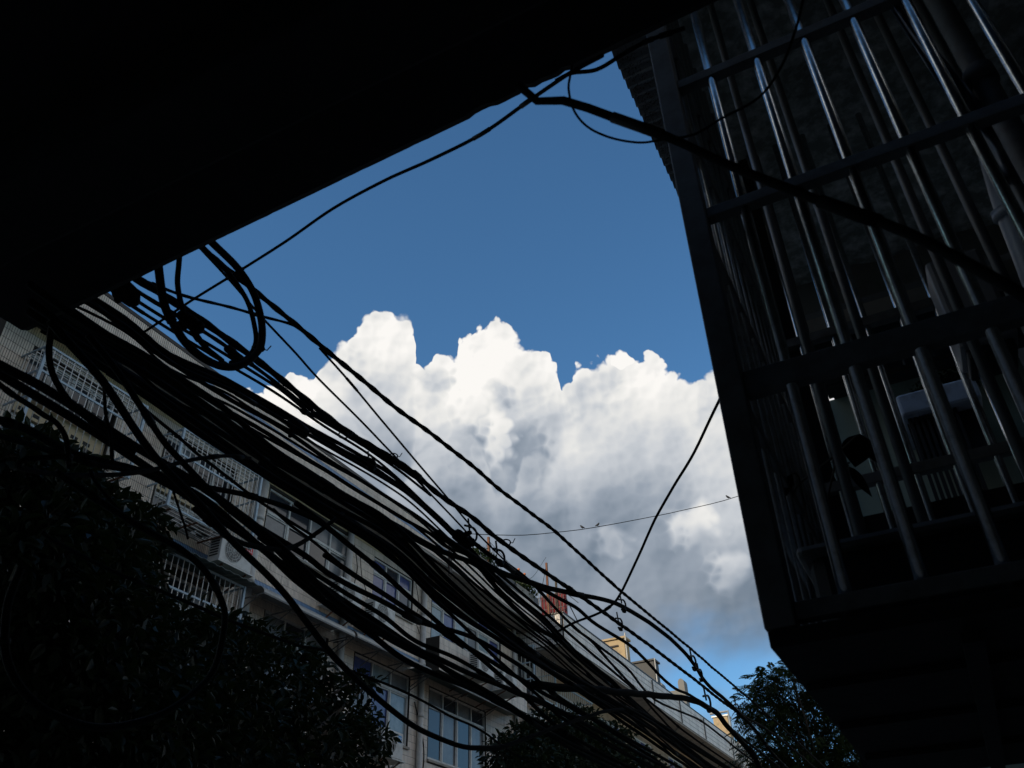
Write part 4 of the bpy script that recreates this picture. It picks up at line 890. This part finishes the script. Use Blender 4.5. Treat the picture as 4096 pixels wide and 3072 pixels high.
# ------------------------------------------------------------------ cables (points in the photograph's survey grid, each on its own depth)
def cable(label, pts, mode, wpx, ref=0, name='cable', cat='cable', lobes=0.0, pitch=0.09, m=None, sub=6, group=None, n=8, jit=0.0, ref_r=None):
    pts = list(pts)
    if mode[0] == 'X' and mode[1] < -1.5 and pts[-1][0] > 1080 and pts[-1][1] > 1440 and pts[-1][1] < 1720:
        lx, ly = pts[-1]; dy = 1725-ly; pts.append((lx+dy*(2241-lx)/(2090-ly), 1725))
    if mode[0] == 'X' and 240 < pts[0][0] < 305 and pts[0][1] < 650:
        (ax0, ay0), (ax1, ay1) = pts[0], pts[2]; h_ = math.hypot(ax1-ax0, ay1-ay0); pts.insert(0, (ax0-45*(ax1-ax0)/h_, ay0-45*(ay1-ay0)/h_-12))
    P = []; k = len(pts)
    seg = [0]
    for i in range(1, k): seg.append(seg[-1]+math.dist(pts[i], pts[i-1]))
    for i, (x, y) in enumerate(pts):
        t = seg[i]/seg[-1]; a = mode[1]+(mode[2]-mode[1])*t
        P.append(onX(x*K, y*K, a) if mode[0] == 'X' else onR(x*K, y*K, a))
    r = wpx*0.88*np.linalg.norm(P[ref]-O)/FPX/2
    Q = catmull(P, sub)
    d = np.concatenate([[0], np.cumsum(np.linalg.norm(np.diff(Q, axis=0), axis=1))])      # slack: slow irregular wander
    for ax_ in (0, 2):
        for wl in (0.45, 0.95, 2.1): Q[:, ax_] += r*random.uniform(0.04, 0.18)*np.sin(2*math.pi*d/(wl*random.uniform(0.8, 1.3))+random.uniform(0, 6.28))
    if lobes or jit:                                       # resample evenly so that the lay of the strands reads
        d = np.concatenate([[0], np.cumsum(np.linalg.norm(np.diff(Q, axis=0), axis=1))]); st = min(pitch/5 if lobes else 0.05, d[-1]/20); u = np.arange(0, d[-1], max(st, d[-1]/900))
        Q = np.stack([np.interp(u, d, Q[:, i]) for i in range(3)], 1)
    o = MB().tube(Q, r, n, lobes=lobes, pitch=pitch, jit=jit).build(name, m or M_rubber, smooth=True)
    if r > 0.004 and len(Q) > 12 and name == 'cable':
        for q in range(random.randint(0, 3)):                 # tape wraps
            i = random.randint(3, len(Q)-5); seg_ = Q[i:i+3] if np.linalg.norm(Q[i+2]-Q[i]) < 0.25 else np.array([Q[i], Q[i]+(Q[i+1]-Q[i])*min(1, 0.06/np.linalg.norm(Q[i+1]-Q[i]))])
            MB().tube(seg_, r*random.uniform(1.15, 1.4), n).build('tape_wrap', M_tape if q else M_rubber, o, smooth=True)
    return tag(o, label, cat, group)
X1 = ('X', -1.9, -1.9)
cable('long wavy wire slanting across the blue sky from the overhang', [(1300, 120), (1235, 155), (1190, 185), (1140, 220), (1040, 290), (930, 345), (830, 390), (720, 450), (620, 520), (525, 580), (420, 645), (345, 695), (300, 725)], ('R', 1.75, 3.2), 16, 4)
cable('thick blurred cable running diagonally in front of the cage', [(1120, 185), (1133, 207), (1155, 219), (1200, 217), (1240, 225), (1330, 258), (1450, 300), (1560, 350), (1700, 405), (1800, 445), (1950, 500), (2140, 600), (2300, 690)], ('R', 1.35, 0.95), 40, 6, jit=0.12)
cable('thin loop of wire hanging beside the top corner of the cage', [(1236, 140), (1231, 165), (1228, 195), (1240, 240), (1270, 275), (1320, 298), (1380, 308), (1430, 302), (1500, 290), (1560, 255), (1640, 210), (1690, 140), (1720, 60), (1735, 0), (1745, -60)], ('R', 1.55, 1.5), 11, 3)
cable('short cable bridging the overhang and the slab above the cage', [(1200, 175), (1235, 158), (1290, 150), (1345, 118), (1400, 88), (1480, 60)], ('R', 1.75, 1.75), 18, 2)
cable('topmost twisted line crossing the cloud', [(430, 530), (465, 560), (555, 632), (650, 712), (750, 795), (850, 875), (975, 970), (1090, 1065), (1200, 1150), (1320, 1258), (1345, 1280), (1490, 1400), (1560, 1460), (1640, 1528), (1720, 1600)], ('X', -1.75, -1.75), 19, 6, lobes=0.16, pitch=0.10)
cable('thin wire leaving the hanging coil and meeting the bundle over the cloud', [(435, 540), (500, 610), (570, 690), (640, 765), (690, 820), (800, 930), (900, 1035), (990, 1130), (1030, 1175)], ('X', -1.8, -1.9), 10, 4)
cable('wavy wire passing behind the hanging coil to join the topmost line', [(290, 595), (310, 605), (400, 640), (500, 665), (570, 685), (625, 700), (650, 713)], ('X', -1.85, -1.76), 14, 3, lobes=0.1)
cable('thin wire splitting off below the topmost line over the left cloud', [(690, 752), (760, 830), (830, 915), (910, 1010), (970, 1080), (1030, 1150), (1110, 1230)], ('X', -1.76, -1.9), 9, 3)
cable('thick twisted line along the upper edge of the cable bundle', [(290, 598), (310, 612), (430, 690), (570, 790), (695, 891), (758, 938), (831, 981), (887, 1016), (946, 1065), (1026, 1122), (1093, 1178), (1242, 1280), (1343, 1350), (1416, 1404), (1512, 1477), (1591, 1537), (1674, 1588), (1750, 1650)], ('X', -1.82, -1.82), 27, 6, lobes=0.14, pitch=0.13)
cable('second line under the upper twisted line, merging over the cloud', [(285, 618), (300, 630), (420, 705), (520, 770), (640, 860), (700, 905), (760, 947), (830, 988), (900, 1035)], ('X', -1.86, -1.84), 17, 4, lobes=0.08)
cable('third line of the upper group, pinched by a wire tie', [(275, 632), (290, 645), (400, 715), (510, 780), (600, 838), (660, 885), (703, 912), (789, 966), (860, 1015), (930, 1070)], ('X', -1.9, -1.86), 14, 4)
cable('lowest line of the upper group skimming the roof edge', [(262, 640), (285, 660), (380, 720), (490, 785), (590, 845), (700, 920), (800, 985), (880, 1052), (960, 1130), (1000, 1160)], ('X', -1.95, -1.9), 13, 4)
# heavy bundle, three strands side by side
MASS = [(120, 600), (270, 692), (368, 772), (485, 824), (560, 866), (702, 948), (830, 1022), (900, 1076), (991, 1162), (1040, 1215), (1098, 1273), (1177, 1341), (1254, 1420), (1350, 1500), (1450, 1590), (1540, 1660)]
for k, (dy, x, w) in enumerate(((-6, -2.0, 18), (3, -2.06, 20), (12, -1.98, 17))):
    cable(('upper', 'middle', 'lower')[k]+' strand of the heavy black trunk of cables along the roof line', [(a, b+dy*(1 if a < 900 else 0.55)) for a, b in MASS], ('X', x, x), w, 5, group='strands of the heavy trunk', jit=0.08)
cable('single cable just below the heavy trunk, crossing the parapet tiles', [(190, 650), (300, 735), (400, 803), (500, 864), (594, 916), (688, 978), (750, 1018), (828, 1068), (906, 1120), (961, 1160), (1040, 1210), (1150, 1300), (1300, 1430), (1420, 1530), (1520, 1610)], ('X', -2.05, -2.05), 17, 6)
cable('cable crossing the blue tile band of the parapet', [(150, 665), (300, 765), (450, 862), (594, 946), (672, 998), (762, 1053), (848, 1106), (926, 1152), (963, 1180), (1026, 1210), (1120, 1300)], ('X', -2.1, -2.05), 17, 5)
cable('cable running just above the soffit of the tiled block', [(140, 680), (300, 785), (450, 884), (594, 972), (692, 1034), (770, 1082), (828, 1118), (887, 1160), (960, 1205), (1060, 1290), (1160, 1372), (1260, 1445), (1360, 1520)], ('X', -2.12, -2.1), 16, 4)
cable('cable rising out of the mass to cross the jutting parapet corner', [(700, 1050), (790, 1100), (876, 1152), (962, 1195), (1026, 1218), (1059, 1255), (1098, 1298), (1157, 1351), (1235, 1402), (1330, 1480), (1430, 1570)], ('X', -2.0, -2.0), 24, 3)
# the dense middle mass
B3 = [(60, 640), (200, 735), (330, 815), (450, 895), (560, 975), (640, 1030), (760, 1105), (850, 1165), (950, 1260), (1060, 1350), (1180, 1435), (1300, 1510), (1440, 1600), (1540, 1670)]
for k in range(7):
    off = -32+13*k; amp = random.uniform(3, 8); ph = random.uniform(0, 6)
    def sq(a): return 1.0 if a < 700 else 1.0-0.62*min(1, (a-700)/500)
    cable(('topmost', 'second', 'third', 'middle', 'fifth', 'sixth', 'lowest')[k]+' strand, counted downwards, of the dense middle mass of cables', [(a, b+off*sq(a)+amp*math.sin(i*1.3+ph)) for i, (a, b) in enumerate(B3)], ('X', -1.85-0.06*((k*3) % 7), -1.85-0.06*((k*3) % 7)), 26, 4, group='strands of the dense middle mass', jit=0.1, m=M_rubber2 if k % 3 == 1 else None)
ORD = ('first', 'second', 'third', 'fourth', 'fifth', 'sixth', 'seventh', 'eighth', 'ninth', 'tenth', 'eleventh', 'twelfth')
for k in range(5):
    o0 = 24+23*k; pts_ = []
    for i, (a, b) in enumerate(MASS):
        f_ = 1.0 if a < 850 else max(0.35, 1-(a-850)/700)
        pts_.append((a-30 if i == 0 else a, b+o0*f_+random.uniform(-2.5, 2.5)))
    st_ = random.choice((0, 0, 1)); en_ = len(pts_)-random.choice((0, 0, 1, 2))
    cable(ORD[k]+' thin wire, counted downwards, under the heavy trunk', pts_[st_:en_], ('X', -2.02-0.02*(k % 4), -2.02-0.02*(k % 4)), random.uniform(7, 12), 5, group='thin wires under the heavy trunk')
cable('thick cable crossing the left window cage into the dense mass', [(-60, 755), (0, 790), (80, 832), (200, 905), (330, 985), (450, 1062), (560, 1142), (640, 1215), (720, 1292), (830, 1367), (940, 1422), (1060, 1472), (1200, 1530), (1330, 1600)], ('X', -1.8, -1.95), 38, 2, jit=0.05)
cable('thick cable beside it, lower edge of the pair at far left', [(-60, 770), (0, 808), (100, 868), (205, 935), (293, 992), (352, 1030), (450, 1085), (571, 1190), (638, 1254), (717, 1311), (796, 1365), (891, 1435), (1026, 1492), (1150, 1560), (1260, 1630)], ('X', -1.85, -2.0), 36, 2)
cable('cable entering at the left border below the pair', [(-50, 890), (0, 911), (59, 932), (137, 973), (195, 991), (293, 1014), (371, 1051), (432, 1089), (520, 1150), (600, 1210), (700, 1290)], ('X', -1.75, -1.95), 33, 3)
cable('short cable joining at the left border above the flat loop', [(-40, 925), (0, 940), (49, 955), (117, 975), (190, 1000), (280, 1018)], ('X', -1.7, -1.8), 24, 2)
cable('flat oval loop of cable sticking out at the left', [(150, 1000), (140, 988), (117, 988), (60, 993), (41, 1002), (55, 1014), (137, 1026), (234, 1026), (312, 1017), (390, 998), (432, 990), (490, 985), (540, 990)], ('X', -1.6, -1.9), 23, 5, m=M_rubber2)
cable('curved cable dropping steeply in front of the left window cage', [(112, 700), (107, 739), (106, 769), (115, 809), (140, 852), (172, 888), (225, 930), (290, 975)], ('X', -1.75, -1.85), 26, 3)
cable('small cable hooking down above the flat loop', [(-45, 795), (20, 848), (70, 880), (94, 897), (121, 913), (141, 942), (148, 981), (150, 1010)], ('X', -1.65, -1.65), 22, 3)
cable('thin cable hanging straight down between the left window cages', [(225, 830), (227, 864), (230, 899), (238, 930), (243, 989), (243, 1000)], ('X', -1.8, -1.8), 14, 2)
cable('long cable sweeping from the left cages down to bottom centre', [(110, 690), (170, 762), (210, 809), (242, 852), (295, 930), (343, 997), (390, 1050), (450, 1112), (500, 1165), (559, 1225), (622, 1290), (665, 1345), (717, 1416), (780, 1476), (875, 1555), (972, 1604), (1040, 1616), (1105, 1608), (1226, 1562), (1334, 1534), (1420, 1560)], ('X', -1.7, -1.95), 33, 4, jit=0.04)
cable('cable crossing the tiled pier between two window cages', [(190, 725), (255, 805), (303, 876), (354, 955), (397, 1004), (436, 1045), (490, 1098), (570, 1160), (650, 1235), (740, 1300)], ('X', -1.78, -1.9), 27, 3)
cable('thin cable branching across the second window cage', [(300, 868), (319, 890), (387, 945), (426, 980), (465, 1010), (543, 1070), (600, 1108), (680, 1160)], ('X', -1.85, -1.9), 14, 3)
cable('cable arching over the drain pipe towards the wide white window', [(380, 1035), (440, 1052), (504, 1064), (553, 1074), (622, 1095), (690, 1128), (760, 1180)], ('X', -1.88, -1.92), 24, 3)
cable('cable drooping in a U below the wide white window', [(420, 1100), (465, 1138), (498, 1161), (543, 1178), (602, 1186), (641, 1177), (696, 1143), (740, 1110)], ('X', -1.75, -1.95), 24, 3)
cable('cable slanting across the curved awnings', [(480, 1085), (552, 1134), (654, 1196), (717, 1245), (812, 1292), (907, 1342), (1026, 1380), (1140, 1450), (1260, 1540)], ('X', -1.95, -2.0), 25, 3)
cable('cable below the blue curtained window', [(560, 1160), (628, 1206), (748, 1322), (860, 1392), (980, 1452), (1100, 1522), (1200, 1590)], ('X', -1.9, -2.0), 24, 2)
cable('thin wire across the lower panes of the wide white window', [(590, 1100), (628, 1134), (676, 1169), (748, 1229), (812, 1273), (907, 1332), (1000, 1400)], ('X', -1.95, -2.0), 12, 3)
cable('cable passing in front of the blue curtained window', [(640, 1085), (726, 1153), (802, 1216), (875, 1283), (954, 1352), (1026, 1412), (1130, 1500), (1250, 1600)], ('X', -2.0, -2.0), 23, 2)
cable('cable crossing the pale curtained bay windows', [(560, 1000), (670, 1070), (760, 1135), (850, 1205), (930, 1285), (1010, 1360), (1080, 1430), (1160, 1500), (1260, 1580)], ('X', -2.05, -2.0), 18, 2)
cable('lowest thin cable over the dark tree at bottom left', [(90, 1150), (121, 1171), (242, 1233), (349, 1276), (432, 1311), (486, 1337), (571, 1368), (653, 1397), (701, 1406), (748, 1444), (875, 1495), (970, 1545), (1040, 1578), (1150, 1650)], ('X', -1.8, -2.1), 15, 4)
cable('big hanging ring of cable over the dark tree', [(120, 1020), (142, 1034), (215, 1080), (322, 1147), (389, 1187), (443, 1235), (478, 1295), (486, 1345), (464, 1442), (415, 1499), (342, 1545), (232, 1569), (146, 1555), (73, 1518), (29, 1462), (12, 1406), (12, 1357), (20, 1296), (45, 1230)], ('X', -1.7, -1.7), 27, 5, sub=8)
cable('dangling cut wire end over the tree leaves', [(195, 1015), (203, 1036), (225, 1066), (254, 1098), (275, 1120)], ('X', -1.7, -1.7), 15, 2)
cable('short dangling wire stub left of the labelled air conditioner', [(372, 1050), (377, 1071), (390, 1110), (400, 1140), (406, 1165)], ('X', -1.85, -1.85), 10, 2)
cable('sagging cable with hangers crossing below the cloud', [(940, 1150), (1000, 1190), (1067, 1229), (1124, 1251), (1188, 1270), (1258, 1286), (1347, 1312), (1448, 1378), (1499, 1436), (1527, 1477), (1591, 1534), (1638, 1585), (1690, 1650)], ('X', -1.85, -1.8), 22, 5)
cable('cable between the hangers passing over the red tarpaulin', [(1020, 1170), (1124, 1245), (1175, 1274), (1242, 1312), (1289, 1350), (1369, 1401), (1448, 1480), (1496, 1505), (1543, 1537), (1610, 1600)], ('X', -1.9, -1.85), 16, 3)
cable('thick cable curving over the far parapet near the right tree', [(1150, 1480), (1250, 1488), (1334, 1494), (1416, 1502), (1496, 1513), (1543, 1537), (1575, 1572), (1623, 1626), (1650, 1670)], ('X', -2.0, -1.8), 27, 3)
cable('slack thin cable drooping across the grey parapet', [(1100, 1220), (1150, 1261), (1235, 1350), (1283, 1388), (1353, 1442), (1416, 1512), (1512, 1556), (1575, 1604), (1620, 1639)], ('X', -2.1, -2.1), 11, 3)
cable('thin cable falling away under the grey parapet', [(1240, 1355), (1283, 1391), (1337, 1451), (1385, 1502), (1432, 1556), (1480, 1604), (1520, 1650)], ('X', -2.15, -2.15), 10, 2)
cable('straight cable low over the dim middle tree', [(700, 1200), (840, 1290), (980, 1380), (1080, 1440), (1180, 1500), (1280, 1555), (1400, 1630), (1470, 1680)], ('X', -2.1, -2.0), 20, 2)
cable('cable dipping behind the dim middle tree', [(640, 1230), (770, 1315), (900, 1400), (1000, 1470), (1100, 1530), (1220, 1590), (1330, 1650)], ('X', -2.05, -2.0), 22, 2)
cable('cable under the green awning at bottom centre', [(560, 1160), (680, 1240), (820, 1325), (900, 1385), (1000, 1430), (1100, 1490), (1220, 1545), (1340, 1620)], ('X', -2.1, -2.05), 20, 2)
cable('stay wire from the cage post down to the topmost line', [(1700, 600), (1620, 735), (1565, 843), (1500, 975), (1455, 1050), (1420, 1112), (1400, 1155), (1380, 1200), (1342, 1280), (1318, 1310), (1285, 1328), (1240, 1345), (1190, 1372)], ('R', 4.6, 6.9), 12, 5)
BW = [(1700, 1030), (1610, 1066), (1550, 1085), (1480, 1101), (1420, 1114), (1280, 1140), (1200, 1150), (1130, 1156), (1060, 1155), (990, 1152)]
cable('thin distant wire with small birds perched, crossing below the cloud', BW, ('R', 36, 32), 3.2, 3, sub=8)
# hanging coil at the overhang edge
RG = ('X', -1.62, -1.62)
cable('thick ring of the cable coil hanging under the overhang edge', [(395, 455), (430, 497), (465, 531), (514, 580), (547, 632), (563, 691), (563, 740), (549, 767), (520, 789), (485, 793), (446, 777), (407, 746), (379, 707), (354, 658), (342, 588), (340, 540)], RG, 32, 3, sub=8)
cable('inner strand of the hanging coil', [(380, 470), (415, 512), (444, 541), (495, 591), (534, 648), (551, 705), (553, 742), (535, 772), (500, 783)], ('X', -1.66, -1.66), 22, 2, sub=8)
cable('second arm of the hanging coil dropping to the junction box', [(390, 530), (387, 570), (385, 613), (395, 662), (410, 700), (440, 745), (480, 780)], ('X', -1.60, -1.64), 23, 2, sub=8)

# hangers, ties and boxes on the cables
def rail_pt(x, y, X): return onX(x*K, y*K, X)
def hanger(x, y, X, size, label, tilt=0.0):
    c = rail_pt(x, y, X); s = size*np.linalg.norm(c-O)/FPX
    d = _n(rail_pt(x+20, y+16, X)-c); u = _n(np.cross(d, [1, 0, 0])); u = u*np.sign(u[2] if abs(u[2]) > 1e-6 else 1)
    e = empty('cable_hanger', tuple(c), label, 'hanger', 'hangers on the cables')
    pts = [c+u*s*a+d*s*b for a, b in ((0.15, -1.0), (0.35, -0.3), (0.5, 0.45), (0.25, 0.85), (-0.25, 0.75), (-0.6, 0.35), (-0.75, -0.1), (-0.62, -0.5))]
    MB().tube(catmull(pts, 5), s*0.085, 7).build('hook', M_wire, e, smooth=True)
    MB().tube([c+u*s*0.0-d*s*0.25, c+u*s*0.95-d*s*0.5], s*0.07, 6).build('spike', M_wire, e, smooth=True)
    b = MB(); q = c+u*s*-0.62+d*s*0.15; b.tube([q-d*s*0.4, q, q+d*s*0.45], [s*0.10, s*0.22, s*0.09], 8); b.build('clip', M_rubber, e, smooth=True)
for x, y, X, sz, lab in ((1345, 1305, -1.75, 40, 'hanger where the stay wire meets the topmost line'), (1338, 1345, -1.82, 38, 'looped hanger below the stay wire crossing'),
                         (1497, 1428, -1.75, 44, 'hanger joining two lines in the blue gap, upper of two'), (1512, 1455, -1.8, 36, 'hanger joining two lines in the blue gap, lower of two'),
                         (1528, 1515, -1.82, 48, 'pointed hanger over the far end of the parapet'), (1592, 1530, -1.82, 34, 'small hanger nearest the feathery tree'),
                         (655, 878, -1.86, 40, 'wire tie hanger at the left of the cloud'), (800, 1000, -1.85, 44, 'hanger where lines bunch over the middle of the parapet'),
                         (1018, 1150, -1.82, 52, 'large hanger at the start of the perched wire'), (1078, 1200, -1.82, 54, 'hanger in front of the roof plants')):
    hanger(x, y, X, sz, lab)
def knot(x, y, X, px, label, n=5):
    c = rail_pt(x, y, X); s = px*np.linalg.norm(c-O)/FPX; e = empty('splice_box', tuple(c), label, 'splice', 'splices on the cables')
    d = _n(rail_pt(x+20, y+16, X)-c)
    MB().tube([c-d*s*1.0, c-d*s*0.8, c-d*s*0.1, c+d*s*0.7, c+d*s*0.95], [s*0.22, s*0.40, s*0.46, s*0.38, s*0.18], 9, jit=0.3).build('sleeve', M_rubber, e, smooth=True)
    for k in range(n):
        a = rng.normal(size=3)*s*0.38; MB().ball(c+a, s*random.uniform(0.12, 0.24), 6, 4, (random.uniform(.6, 1.3), random.uniform(.6, 1.3), random.uniform(.6, 1.3))).build('bolt', M_rubber, e, smooth=True)
knot(413, 697, -1.62, 62, 'lumpy splice box inside the hanging coil')
knot(268, 632, -1.88, 70, 'lumpy cluster of fixings where the lines meet the overhang', 9)
knot(503, 762, -1.66, 40, 'small splice at the bottom of the hanging coil', 3)
knot(1000, 1165, -1.95, 60, 'dark splice at the end of the heavy trunk lines', 6)
knot(645, 925, -2.0, 56, 'dark splice sagging under the wire tie', 5)
knot(1320, 1258, -1.75, 18, 'small round splice on the topmost line above the stay wire', 1)
for x, y, sz, lab in ((558, 752, 30, 'twisted wire tie on the right side of the hanging coil'), (742, 940, 26, 'short wire tail on the twisted line over the cloud'), (850, 985, 22, 'small bolt clip on the twisted line left of centre'), (1093, 1172, 24, 'round clip on the twisted line above the roof plants')):
    c = rail_pt(x, y, -1.62 if x < 600 else -1.82); s = sz*np.linalg.norm(c-O)/FPX; e = empty('wire_tie', tuple(c), lab, 'wire tie', 'ties on the cables')
    ax = _n(np.cross(c-O, [0, 0, 1])); upv = np.array([0, 0, 1.0])
    MB().tube([c+ax*s*0.75*math.cos(t)+upv*s*0.55*math.sin(t) for t in np.linspace(0, 6.28, 14, endpoint=False)], s*0.12, 6, closed=True).build('loop', M_wire, e, smooth=True)
    MB().tube([c+ax*s*0.6, c+ax*s*1.1-upv*s*0.1, c+ax*s*1.5+upv*s*0.7], s*0.08, 6).build('tail', M_wire, e, smooth=True)

# birds on the distant wire
def bird(x, y, lab, flip=1):
    seg = [math.dist(BW[i], BW[i-1]) for i in range(1, len(BW))]; tot = sum(seg); acc = 0; R = 34
    for i in range(1, len(BW)):
        if BW[i][0] <= x <= BW[i-1][0]: t = (acc+seg[i-1]*(BW[i-1][0]-x)/(BW[i-1][0]-BW[i][0]))/tot; R = 36-4*t
        acc += seg[i-1]
    c = onR(x*K, y*K, R); e = empty('bird', tuple(c), lab, 'bird', 'birds on the wire')
    f = np.array([1, 0.4, 0])*flip; f = _n(f); u = np.array([0, 0, 1.0]); P = [c-f*0.10+u*0.00, c-f*0.06+u*0.02, c+u*0.045, c+f*0.035+u*0.075, c+f*0.05+u*0.105, c+f*0.065+u*0.112, c+f*0.09+u*0.108]
    MB().tube(catmull(P, 4), list(np.interp(np.linspace(0, 6, 25), range(7), [0.010, 0.022, 0.044, 0.036, 0.027, 0.02, 0.003])), 9).build('body', M_bird, e, smooth=True)
    for s_ in (-1, 1): MB().tube([c+np.array([-0.4, 1, 0])*0.018*s_+u*0.02, c+np.array([-0.4, 1, 0])*0.018*s_-u*0.035], 0.006, 5).build('leg', M_bird, e)
bird(1258, 1141, 'leftmost small bird perched on the distant wire', -1); bird(1291, 1136, 'middle small bird on the distant wire, next to the leftmost', 1); bird(1573, 1076, 'lone small bird on the wire near the cage post', -1)
